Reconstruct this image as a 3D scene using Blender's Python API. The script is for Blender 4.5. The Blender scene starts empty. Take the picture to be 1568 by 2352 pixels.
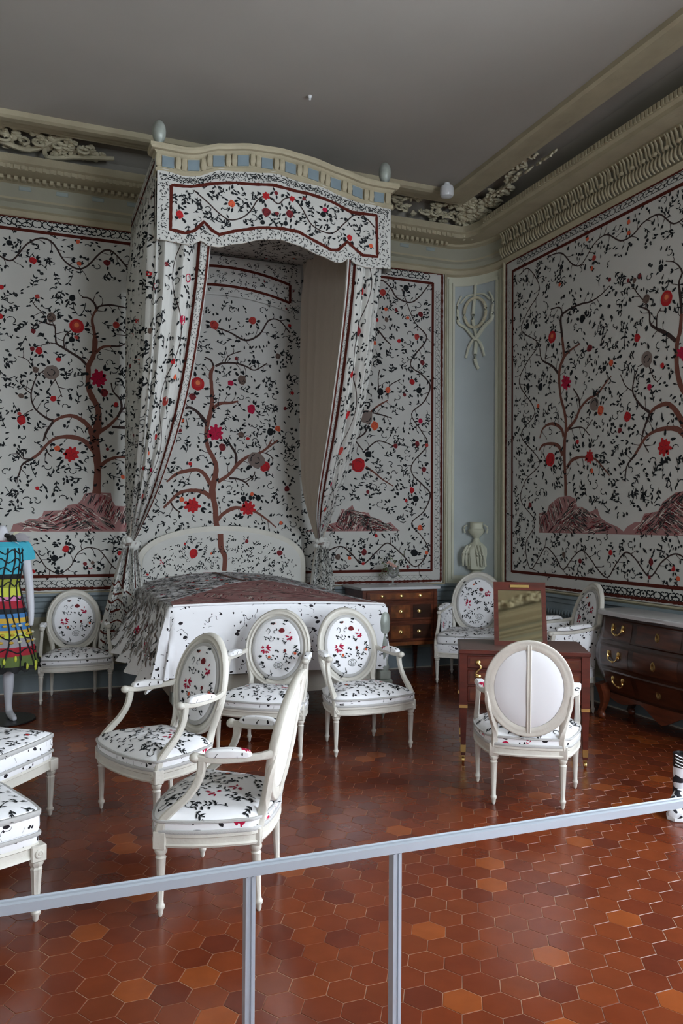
import bpy, math, random, json
from mathutils import Vector, Matrix
from math import sin, cos, pi, radians as rad
SC = bpy.context.scene
COL = SC.collection

# ------------------------------------------------------------------ colours and materials
def lin(c):
    return tuple(((v/255)/12.92 if v/255 <= .04045 else ((v/255+.055)/1.055)**2.4) for v in c)
MATS = {}
def mat(name, rgb=(200, 200, 200), rough=.5, metal=0., spec=.5, bump=0., bscale=40., vary=0., vscale=3., coat=0., stretch=None, var2=None):
    if name in MATS: return MATS[name]
    m = bpy.data.materials.new(name); m.use_nodes = True
    nt = m.node_tree; b = nt.nodes['Principled BSDF']; N = nt.nodes.new; L = nt.links.new
    c = lin(rgb)
    b.inputs['Base Color'].default_value = (*c, 1)
    b.inputs['Roughness'].default_value = rough
    b.inputs['Metallic'].default_value = metal
    b.inputs['Specular IOR Level'].default_value = spec
    b.inputs['Coat Weight'].default_value = coat
    b.inputs['Coat Roughness'].default_value = .12
    if vary or bump:
        tc = N('ShaderNodeTexCoord'); mp = N('ShaderNodeMapping'); L(tc.outputs['Object'], mp.inputs['Vector'])
        if stretch: mp.inputs['Scale'].default_value = stretch
    if vary:
        n = N('ShaderNodeTexNoise'); n.inputs['Scale'].default_value = vscale; n.inputs['Detail'].default_value = 6
        L(mp.outputs['Vector'], n.inputs['Vector'])
        r = N('ShaderNodeValToRGB'); r.color_ramp.elements[0].position = .3; r.color_ramp.elements[1].position = .7
        lo = lin(var2) if var2 else tuple(v*(1-vary) for v in c)
        r.color_ramp.elements[0].color = (*lo, 1); r.color_ramp.elements[1].color = (*(c if var2 else tuple(min(1, v*(1+vary*.6)) for v in c)), 1)
        L(n.outputs['Fac'], r.inputs['Fac']); L(r.outputs['Color'], b.inputs['Base Color'])
    if bump:
        n2 = N('ShaderNodeTexNoise'); n2.inputs['Scale'].default_value = bscale; n2.inputs['Detail'].default_value = 4
        L(mp.outputs['Vector'], n2.inputs['Vector'])
        bp = N('ShaderNodeBump'); bp.inputs['Strength'].default_value = bump; bp.inputs['Distance'].default_value = .01
        L(n2.outputs['Fac'], bp.inputs['Height']); L(bp.outputs['Normal'], b.inputs['Normal'])
    MATS[name] = m
    return m

def printed_fabric(name, base, ink, red, scale=1.0, density=1.0):
    """white cloth with small scattered ink leaves, thin stems and a few crimson flowers"""
    m = bpy.data.materials.new(name); m.use_nodes = True; MATS[name] = m
    nt = m.node_tree; b = nt.nodes['Principled BSDF']; N = nt.nodes.new; L = nt.links.new
    b.inputs['Roughness'].default_value = .85; b.inputs['Specular IOR Level'].default_value = .2
    tc = N('ShaderNodeTexCoord'); src = tc.outputs['Object']
    def math_(op, a, bb=None, clamp=False):
        n = N('ShaderNodeMath'); n.operation = op; n.use_clamp = clamp
        for i, v in enumerate((a, bb)):
            if v is None: continue
            if isinstance(v, (int, float)): n.inputs[i].default_value = v
            else: L(v, n.inputs[i])
        return n.outputs[0]
    def warp(amount, sc):
        no = N('ShaderNodeTexNoise'); no.inputs['Scale'].default_value = sc; L(src, no.inputs['Vector'])
        s = N('ShaderNodeVectorMath'); s.operation = 'SUBTRACT'; L(no.outputs['Color'], s.inputs[0]); s.inputs[1].default_value = (.5, .5, .5)
        k = N('ShaderNodeVectorMath'); k.operation = 'SCALE'; L(s.outputs[0], k.inputs[0]); k.inputs['Scale'].default_value = amount
        a = N('ShaderNodeVectorMath'); a.operation = 'ADD'; L(src, a.inputs[0]); L(k.outputs[0], a.inputs[1])
        return a.outputs[0]
    def vor(vec, sc, rot=(0, 0, 0), st=(1, 1, 1)):
        mp = N('ShaderNodeMapping'); L(vec, mp.inputs['Vector']); mp.inputs['Rotation'].default_value = rot; mp.inputs['Scale'].default_value = st
        v = N('ShaderNodeTexVoronoi'); v.inputs['Scale'].default_value = sc; L(mp.outputs['Vector'], v.inputs['Vector'])
        sp = N('ShaderNodeSeparateColor'); L(v.outputs['Color'], sp.inputs['Color'])
        return v.outputs['Distance'], sp.outputs[0], sp.outputs[1]
    w = warp(.02, 45*scale)
    masks = []
    for rot, st, sc, thr, gate in (((.4, .7, .5), (1, 2.0, 1.3), 19, .21, .42), ((1.1, -.6, 2.1), (2.1, 1, 1.4), 22, .20, .5), ((.2, 1.3, -.8), (1.2, 1.8, 2.2), 13, .17, .6)):
        d, r1, r2 = vor(w, sc*scale, rot, st)
        masks.append(math_('MULTIPLY', math_('LESS_THAN', d, thr*density), math_('GREATER_THAN', r1, gate)))
    # thin curled stems
    no = N('ShaderNodeTexNoise'); no.inputs['Scale'].default_value = 13*scale; no.inputs['Detail'].default_value = 1.5; L(src, no.inputs['Vector'])
    line = math_('LESS_THAN', math_('ABSOLUTE', math_('SUBTRACT', no.outputs['Fac'], .5)), .006)
    no2 = N('ShaderNodeTexNoise'); no2.inputs['Scale'].default_value = 21*scale; L(src, no2.inputs['Vector'])
    line = math_('MULTIPLY', line, math_('GREATER_THAN', no2.outputs['Fac'], .53))
    inkm = math_('MAXIMUM', math_('MAXIMUM', masks[0], masks[1]), math_('MAXIMUM', masks[2], line), True)
    w2 = warp(.03, 60*scale)
    d, r1, r2 = vor(w2, 8.5*scale)
    fl = math_('MULTIPLY', math_('LESS_THAN', d, .23), math_('GREATER_THAN', r1, .62))
    no3 = N('ShaderNodeTexNoise'); no3.inputs['Scale'].default_value = 90*scale; L(src, no3.inputs['Vector'])
    fl = math_('MULTIPLY', fl, math_('GREATER_THAN', no3.outputs['Fac'], .44))
    mx = N('ShaderNodeMix'); mx.data_type = 'RGBA'; L(inkm, mx.inputs['Factor']); mx.inputs[6].default_value = (*lin(base), 1); mx.inputs[7].default_value = (*lin(ink), 1)
    mx2 = N('ShaderNodeMix'); mx2.data_type = 'RGBA'; L(fl, mx2.inputs['Factor']); L(mx.outputs[2], mx2.inputs[6]); mx2.inputs[7].default_value = (*lin(red), 1)
    L(mx2.outputs[2], b.inputs['Base Color'])
    nb = N('ShaderNodeTexNoise'); nb.inputs['Scale'].default_value = 9; L(src, nb.inputs['Vector'])
    bp = N('ShaderNodeBump'); bp.inputs['Strength'].default_value = .25; bp.inputs['Distance'].default_value = .02
    L(nb.outputs['Fac'], bp.inputs['Height']); L(bp.outputs['Normal'], b.inputs['Normal'])
    return m

FAB = printed_fabric('seat_print', (248, 247, 249), (40, 36, 40), (186, 22, 66), .78, 1.02)
paint = mat('cream_paint', (214, 209, 199), .42, bump=.15, bscale=60, vary=.08, vscale=8)
paintg = mat('grey_paint', (196, 192, 180), .5, vary=.06, vscale=8)
piping = mat('grey_braid', (188, 186, 184), .8, bump=.3, bscale=300)
whitec = mat('plain_white_cloth', (240, 240, 243), .8)
seatc = mat('white_seat_cloth', (246, 245, 248), .85, bump=.3, bscale=9)
lining = mat('beige_lining', (198, 186, 172), .85, bump=.2, bscale=120, stretch=(1, 1, .1))
wall_p = mat('wall_paint', (154, 152, 135), .75, bump=.15, bscale=30, vary=.10, vscale=2.5)
wall_c = mat('moulding_paint', (170, 160, 134), .65, bump=.25, bscale=50, vary=.10, vscale=5)
blue_p = mat('blue_grey_paint', (148, 158, 156), .6, vary=.08, vscale=3)
dado_p = mat('dado_paint', (124, 136, 142), .55, bump=.15, bscale=30, vary=.14, vscale=4)
niche_p = mat('niche_paint', (170, 178, 178), .6, vary=.05, vscale=2)
niche_f = mat('niche_frame_paint', (196, 196, 176), .6, vary=.05, vscale=3)
stucco = mat('stucco', (192, 184, 158), .75, bump=.5, bscale=45, vary=.15, vscale=8)
ceil_p = mat('ceiling_paint', (164, 159, 151), .85, vary=.05, vscale=.8)
cove_p = mat('cove_paint', (150, 145, 136), .85, vary=.08, vscale=2)
wood = mat('mahogany', (96, 46, 26), .3, vary=.5, vscale=7, stretch=(1, 1, 6), coat=.35)
woodr = mat('red_mahogany', (84, 32, 21), .3, vary=.35, vscale=6, stretch=(1, 6, 6), coat=.35)
woodd = mat('dark_walnut', (56, 28, 16), .3, vary=.6, vscale=5, stretch=(1, 1, 5), coat=.35)
woodb = mat('burl_veneer', (128, 72, 34), .32, vary=.55, vscale=14, coat=.3)
panelw = mat('walnut_panel', (76, 38, 22), .3, vary=.5, vscale=6, stretch=(1, 1, 5), coat=.35)
tabtop = mat('table_leather', (92, 66, 60), .35, vary=.1, vscale=10)
brass = mat('gilt_brass', (222, 190, 122), .28, 1.0)
marble = mat('grey_marble', (204, 204, 206), .25, vary=.10, vscale=5)
mirror_m = mat('mirror_glass', (225, 222, 205), .03, 1.0)
alu = mat('anodised_aluminium', (196, 204, 216), .35, .35)
porcelain = mat('white_porcelain', (216, 218, 220), .25)
silvered = mat('silvered_wood', (158, 164, 156), .35, .1, vary=.25, vscale=12)
grout = mat('grout', (178, 140, 108), .9, vary=.5, vscale=4, var2=(96, 56, 42))
skinw = mat('mannequin_white', (206, 206, 214), .5)
black = mat('black_lacquer', (22, 21, 22), .35)

# ------------------------------------------------------------------ mesh builder
class MB:
    def __init__(s): s.v = []; s.f = []; s.m = []; s.mats = []
    def mi(s, m):
        if m not in s.mats: s.mats.append(m)
        return s.mats.index(m)
    def add(s, vs, fs, m):
        o = len(s.v); s.v.extend([tuple(v) for v in vs]); k = s.mi(m)
        for f in fs: s.f.append([i+o for i in f]); s.m.append(k)
    def box(s, x0, x1, y0, y1, z0, z1, m, b=0.):
        if x0 > x1: x0, x1 = x1, x0
        if y0 > y1: y0, y1 = y1, y0
        if z0 > z1: z0, z1 = z1, z0
        if b <= 0:
            s.add([(x, y, z) for z in (z0, z1) for x, y in ((x0, y0), (x1, y0), (x1, y1), (x0, y1))],
                  [(3, 2, 1, 0), (4, 5, 6, 7), (0, 1, 5, 4), (1, 2, 6, 5), (2, 3, 7, 6), (3, 0, 4, 7)], m)
        else:
            ring = lambda i, z: [(x0+i+b, y0+i, z), (x1-i-b, y0+i, z), (x1-i, y0+i+b, z), (x1-i, y1-i-b, z), (x1-i-b, y1-i, z), (x0+i+b, y1-i, z), (x0+i, y1-i-b, z), (x0+i, y0+i+b, z)]
            s.loft([ring(b*.8, z0), ring(0, z0+b), ring(0, z1-b), ring(b*.8, z1)], m)
    def loft(s, rings, m, caps=True, closed=True):
        n = len(rings[0]); vs = [p for r in rings for p in r]; fs = []
        for k in range(len(rings)-1):
            for i in range(n if closed else n-1):
                j = (i+1) % n
                fs.append((k*n+i, k*n+j, (k+1)*n+j, (k+1)*n+i))
        if caps and closed:
            fs.append(tuple(range(n))[::-1]); fs.append(tuple((len(rings)-1)*n+i for i in range(n)))
        s.add(vs, fs, m)
    def prism(s, outline, levels, m):
        """levels: (z, inset) with inset scaling towards the centre in metres"""
        cx = sum(p[0] for p in outline)/len(outline); cy = sum(p[1] for p in outline)/len(outline)
        R = []
        for z, i in levels:
            r = []
            for x, y in outline:
                d = math.hypot(x-cx, y-cy); k = (d-i)/d if d > 1e-6 else 1
                r.append((cx+(x-cx)*k, cy+(y-cy)*k, z))
            R.append(r)
        s.loft(R, m)
    def lathe(s, prof, c, m, n=16, flute=None, sq=1., axis='z', squash=1.):
        R = []
        for r, z in prof:
            ring = []
            for i in range(n):
                a = 2*pi*i/n
                rr = r*(.86 if flute and flute[0] < z < flute[1] and i % 2 else 1)
                if axis == 'z': ring.append((c[0]+rr*cos(a), c[1]+rr*sin(a)*squash, c[2]+z))
                elif axis == 'y': ring.append((c[0]+rr*cos(a), c[1]-z, c[2]+rr*sin(a)))
                else: ring.append((c[0]+z, c[1]+rr*cos(a), c[2]+rr*sin(a)))
            R.append(ring)
        s.loft(R, m)
    def sweep(s, path, ws, hs, m, up=(0, 0, 1), res=4, sec=None, closed=False, caps=True, side=None):
        P = [Vector(p) for p in path]
        if not isinstance(ws, (list, tuple)): ws = [ws]*len(P)
        if not isinstance(hs, (list, tuple)): hs = [hs]*len(P)
        pts = []; W = []; H = []
        n = len(P)
        if res > 1 and n > 2:
            rng = range(n if closed else n-1)
            for i in rng:
                p0 = P[(i-1) % n] if closed or i > 0 else P[0]*2-P[1]
                p1 = P[i]; p2 = P[(i+1) % n]
                p3 = P[(i+2) % n] if closed or i+2 < n else p2*2-p1
                for k in range(res):
                    t = k/res
                    pts.append(.5*((2*p1)+(p2-p0)*t+(2*p0-5*p1+4*p2-p3)*t*t+(3*p1-p0-3*p2+p3)*t**3))
                    W.append(ws[i]*(1-t)+ws[(i+1) % n]*t); H.append(hs[i]*(1-t)+hs[(i+1) % n]*t)
            if not closed: pts.append(P[-1]); W.append(ws[-1]); H.append(hs[-1])
        else: pts = P; W = list(ws); H = list(hs)
        sec = sec or [(-.5, -.32), (-.34, -.5), (.34, -.5), (.5, -.32), (.5, .32), (.34, .5), (-.34, .5), (-.5, .32)]
        R = []; N = len(pts)
        for i, p in enumerate(pts):
            if closed: t = pts[(i+1) % N]-pts[(i-1) % N]
            else: t = pts[min(i+1, N-1)]-pts[max(i-1, 0)]
            t.normalize()
            if side is not None:
                a = Vector(side); a = (a-t*a.dot(t)).normalized(); b = t.cross(a)
            else:
                u = Vector(up); a = t.cross(u)
                if a.length < 1e-4: a = t.cross(Vector((0, 1, 0)))
                a.normalize(); b = a.cross(t)
            R.append([tuple(p+a*(x*W[i])+b*(y*H[i])) for x, y in sec])
        if closed:
            n2 = len(sec); vs = [q for r in R for q in r]; fs = []
            for k in range(N):
                for i in range(n2):
                    j = (i+1) % n2; k2 = (k+1) % N
                    fs.append((k*n2+i, k*n2+j, k2*n2+j, k2*n2+i))
            s.add(vs, fs, m)
        else: s.loft(R, m, caps)
    def ell(s, c, r, m, n=10, k=6, rot=None):
        R = []; M = rot or Matrix.Identity(3)
        for j in range(k+1):
            th = pi*j/k*.98+.03
            R.append([tuple(Vector(c)+M @ Vector((r[0]*sin(th)*cos(2*pi*i/n), r[1]*sin(th)*sin(2*pi*i/n), -r[2]*cos(th)))) for i in range(n)])
        s.loft(R, m)
    def grid(s, fn, nu, nv, m, flip=False):
        vs = [fn(i/nu, j/nv) for j in range(nv+1) for i in range(nu+1)]; fs = []
        for j in range(nv):
            for i in range(nu):
                a = j*(nu+1)+i; q = (a, a+1, a+nu+2, a+nu+1)
                fs.append(q[::-1] if flip else q)
        s.add(vs, fs, m)
    def build(s, name, parent=None, smooth=True, angle=38, loc=None):
        me = bpy.data.meshes.new(name); me.from_pydata(s.v, [], s.f)
        for m in s.mats: me.materials.append(m)
        me.polygons.foreach_set('material_index', s.m)
        me.validate(); me.update()
        if smooth:
            me.polygons.foreach_set('use_smooth', [True]*len(me.polygons))
            me.set_sharp_from_angle(angle=rad(angle))
        o = bpy.data.objects.new(name, me); COL.objects.link(o)
        if parent: o.parent = parent
        if loc: o.location = loc
        return o
def empty(name, loc=(0, 0, 0), rz=0, s=1):
    o = bpy.data.objects.new(name, None); COL.objects.link(o); o.location = loc; o.rotation_euler = (0, 0, rz); o.scale = (s, s, s)
    o.empty_display_size = .1
    return o
def tag(o, label, cat, group=None):
    o['label'] = label; o['category'] = cat
    if group: o['group'] = group
    return o
def struct(mb, name, parent=None, **k):
    o = mb.build(name, parent, **k)
    if not parent: o['kind'] = 'structure'
    return o
def plabel(o, l): o['label'] = l; return o

# ------------------------------------------------------------------ printed pattern drawn as thin coloured shapes
PC = {'ink': (30, 33, 36), 'ink2': (60, 62, 62), 'trunk': (112, 70, 60), 'branch': (60, 46, 44), 'red': (172, 38, 42), 'crim': (170, 28, 62), 'orange': (205, 92, 62),
      'mar': (116, 42, 46), 'brn': (104, 86, 78), 'gb': (122, 108, 102), 'dull': (168, 62, 56), 'mound': (156, 114, 112), 'braid': (82, 32, 24), 'paper': (196, 195, 190), 'pale': (206, 196, 186), 'rosec': (214, 120, 80), 'blk': (20, 16, 16), 'gry': (148, 144, 140)}
def pm(k): return mat('print_'+k, PC[k], .85, spec=.15)
def catm(P, res=5):
    if len(P) < 3: res = 2
    out = []; n = len(P); d = len(P[0])
    for i in range(n-1):
        p0 = P[i-1] if i else [2*P[0][k]-P[1][k] for k in range(d)]
        p1 = P[i]; p2 = P[i+1]; p3 = P[i+2] if i+2 < n else [2*p2[k]-p1[k] for k in range(d)]
        for q in range(res):
            t = q/res
            out.append([.5*(2*p1[k]+(p2[k]-p0[k])*t+(2*p0[k]-5*p1[k]+4*p2[k]-p3[k])*t*t+(3*p1[k]-p0[k]-3*p2[k]+p3[k])*t**3) for k in range(d)])
    out.append(list(P[-1])); return out
def inside(p, poly):
    x, y = p; c = False; j = len(poly)-1
    for i in range(len(poly)):
        xi, yi = poly[i][:2]; xj, yj = poly[j][:2]
        if (yi > y) != (yj > y) and x < (xj-xi)*(y-yi)/(yj-yi)+xi: c = not c
        j = i
    return c
class Print:
    def __init__(s, seed=1): s.p = []; s.occ = {}; s.r = random.Random(seed)
    def mark(s, x, y, r): s.occ.setdefault((int(x/.1), int(y/.1)), []).append((x, y, r))
    def free(s, x, y, r):
        a, b = int(x/.1), int(y/.1)
        for i in range(a-2, a+3):
            for j in range(b-2, b+3):
                for q in s.occ.get((i, j), ()):
                    if (q[0]-x)**2+(q[1]-y)**2 < (q[2]+r)**2: return False
        return True
    def poly(s, pts, c, l=1): s.p.append((pts, c, l))
    def ribbon(s, pts, c, l=1, smooth=True, occ=True, jag=0.):
        P = catm(pts) if smooth else pts
        N = len(P); prev = None
        for i in range(N):
            a = P[max(i-1, 0)]; b = P[min(i+1, N-1)]
            dx, dy = b[0]-a[0], b[1]-a[1]; L = math.hypot(dx, dy) or 1
            w = abs(P[i][2])/2*(1+(s.r.uniform(-jag, jag) if jag else 0))
            cur = ((P[i][0]-dy/L*w, P[i][1]+dx/L*w), (P[i][0]+dy/L*w, P[i][1]-dx/L*w))
            if prev: s.poly([prev[0], prev[1], cur[1], cur[0]], c, l)
            prev = cur
            if occ: s.mark(P[i][0], P[i][1], w)
    def leaf(s, x, y, a, L, w, c='ink', l=3):
        ca, sa = cos(a), sin(a); bend = s.r.uniform(-.15, .15)*L
        q = [(0, 0), (.3, .45), (.65, .4), (1, 0), (.65, -.3), (.3, -.42)]
        s.poly([(x+ca*u*L-sa*(v*w+bend*u*u), y+sa*u*L+ca*(v*w+bend*u*u)) for u, v in q], c, l)
    def blob(s, x, y, r, c, n=9, j=.12, l=4, sx=1.):
        ph = s.r.random()*6
        s.poly([(x+r*sx*cos(ph+2*pi*i/n)*(1+s.r.uniform(-j, j)), y+r*sin(ph+2*pi*i/n)*(1+s.r.uniform(-j, j))) for i in range(n)], c, l)
    def star(s, x, y, r, c, n=10, l=4, inner=.74):
        ph = s.r.random()*6
        for i in range(n):      # petals as separate convex pieces plus a disc
            a = ph+2*pi*i/n; d = pi/n*.8
            q = s.r.uniform(.82, 1.12)
            s.poly([(x+r*.5*cos(a-d), y+r*.5*sin(a-d)), (x+r*.86*q*cos(a-d*.75), y+r*.86*q*sin(a-d*.75)), (x+r*q*cos(a), y+r*q*sin(a)), (x+r*.86*q*cos(a+d*.75), y+r*.86*q*sin(a+d*.75)), (x+r*.5*cos(a+d), y+r*.5*sin(a+d))], c, l)
        s.blob(x, y, r*inner, c, 12, .03, l)
    def flower(s, x, y, r, k):
        s.mark(x, y, r)
        if k == 'rose':
            s.blob(x, y, r, 'red', 14, .05); s.blob(x+r*.03, y+r*.1, r*.62, 'dull', 10, .08, 5); s.blob(x, y+r*.15, r*.36, 'rosec', 8, .1, 6)
        elif k in ('star', 'starred'):
            s.star(x, y, r, 'crim' if k == 'star' else 'red', 9 if r > .05 else 6)
            for i in range(5):
                a = i*1.3; s.ribbon([(x+r*.15*cos(a), y+r*.15*sin(a), r*.07), (x+r*.6*cos(a+.3), y+r*.6*sin(a+.3), r*.05)], 'mar', 5, False, False)
        elif k == 'thin':
            for i in range(5): s.leaf(x, y, s.r.random()*6.3, r*1.3, r*.25, 'crim')
        else:
            s.blob(x, y, r, k, 10, .16, 4, s.r.uniform(.85, 1.1))
            if r > .03:
                for i in range(3):
                    a = s.r.random()*6.3; q = s.r.uniform(.35, .8)*r; s.ribbon([(x+q*cos(a+t*.5), y+q*sin(a+t*.5), r*.11) for t in range(4)], 'mar' if k in ('red', 'crim', 'orange', 'dull') else 'ink', 5, False, False)
        for i in range(s.r.randint(3, 6) if r > .02 else 2):
            a = s.r.random()*6.3; s.leaf(x+cos(a)*r*1.05, y+sin(a)*r*1.05, a+s.r.uniform(-.6, .6), .03+r*.45, .016+r*.2, 'ink')
            s.mark(x+cos(a)*r*1.5, y+sin(a)*r*1.5, .012)
    def sprig(s, x, y, z=1.):
        k = s.r.random(); a = s.r.random()*6.3; R = s.r
        if k < .34:
            L = R.uniform(.05, .09)*z; b = a+R.uniform(-.9, .9)
            s.ribbon([(x, y, .004*z), (x+cos(a)*L*.5, y+sin(a)*L*.5, .005*z), (x+cos(a)*L*.5+cos(b)*L*.5, y+sin(a)*L*.5+sin(b)*L*.5, .004*z)], 'ink', 2, True, False)
            for t in (.15, .5, .9):
                for sg in (-1, 1):
                    if R.random() < .75: s.leaf(x+cos(a)*L*t, y+sin(a)*L*t, a+sg*R.uniform(.6, 1.2), R.uniform(.018, .032)*z, R.uniform(.009, .015)*z)
        elif k < .62:
            for i in range(R.randint(2, 4)):
                s.leaf(x+R.uniform(-.028, .028)*z, y+R.uniform(-.028, .028)*z, a+R.uniform(-.5, .5), R.uniform(.02, .034)*z, R.uniform(.010, .017)*z)
        elif k < .84:
            r = R.uniform(.014, .026)*z; e = R.uniform(2.5, 5)
            s.ribbon([(x+r*cos(a+e*t/5), y+r*sin(a+e*t/5)*.8, .005*z) for t in range(6)], R.choice(['ink', 'ink2']), 2, False, False)
            s.leaf(x+r*cos(a), y+r*sin(a), a+1, .02*z, .011*z)
        else:
            for i in range(2): s.blob(x+R.uniform(-.02, .02)*z, y+R.uniform(-.02, .02)*z, R.uniform(.007, .011)*z, 'ink', 6, .3, 3)
            s.leaf(x, y, a, .03*z, .012*z, 'ink2')
        if R.random() < .035: s.blob(x, y, .014*z, R.choice(['red', 'mar', 'orange']), 7, .2, 4)
    def fill(s, test, x0, x1, y0, y1, n, gap=.026, z=1.):
        for i in range(n):
            x, y = s.r.uniform(x0, x1), s.r.uniform(y0, y1)
            if test(x, y) and s.free(x, y, gap): s.mark(x, y, gap*.8); s.sprig(x, y, z)
    def lace(s, x0, y0, x1, y1, w, z=1., bold=.006, gapf=.62):
        L = math.hypot(x1-x0, y1-y0); ux, uy = (x1-x0)/L, (y1-y0)/L; st = w*gapf*z; k = int(L/st)
        for i in range(k):
            t = (i+.5)*st; cx, cy = x0+ux*t, y0+uy*t
            f = 1 if i % 2 else -1
            pts = [(-.25, -.36), (.1, -.42), (.32, -.2), (.0, .0), (-.3, .18), (-.1, .42), (.25, .38)]
            if s.r.random() < .3: pts = [(-.3, .35), (.0, .42), (.3, .1), (.1, -.3), (-.25, -.35)]
            s.ribbon([(cx+ux*u*w*.8*f-uy*v*w*.9, cy+uy*u*w*.8*f+ux*v*w*.9, bold) for u, v in pts], 'ink', 2, True, False)
            if s.r.random() < .6: s.blob(cx+ux*st*.5, cy+uy*st*.5, bold*.9, 'ink', 6, .3, 3)
    def hatch(s, poly, n, L=.12, w=.006):
        xs = [p[0] for p in poly]; ys = [p[1] for p in poly]
        for i in range(n):
            x, y = s.r.uniform(min(xs), max(xs)), s.r.uniform(min(ys), max(ys))
            zone = int((x*1.7+y*2.3)*2) % 4; a = (.5, -.6, 1.2, -.2)[zone]+s.r.uniform(-.15, .15); l_ = L*s.r.uniform(.4, 1)
            e = (x+cos(a)*l_, y+sin(a)*l_)
            if inside((x, y), poly) and inside(e, poly) and inside(((x+e[0])/2, (y+e[1])/2), poly):
                s.ribbon([(x, y, w*.4), ((x+e[0])/2+s.r.uniform(-.01, .01), (y+e[1])/2+s.r.uniform(-.01, .01), w), (e[0], e[1], w*.4)], s.r.choice(['ink', 'ink2', 'mar', 'gb', 'pale']), 2, True, False)
    def emit(s, mb, f, step=.0004):
        for n, (pts, c, l) in enumerate(s.p):
            h = .0012+l*step+(n % 7)*.00004
            mb.add([f(p[0], p[1], h) for p in pts], [tuple(range(len(pts)))], pm(c))
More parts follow.
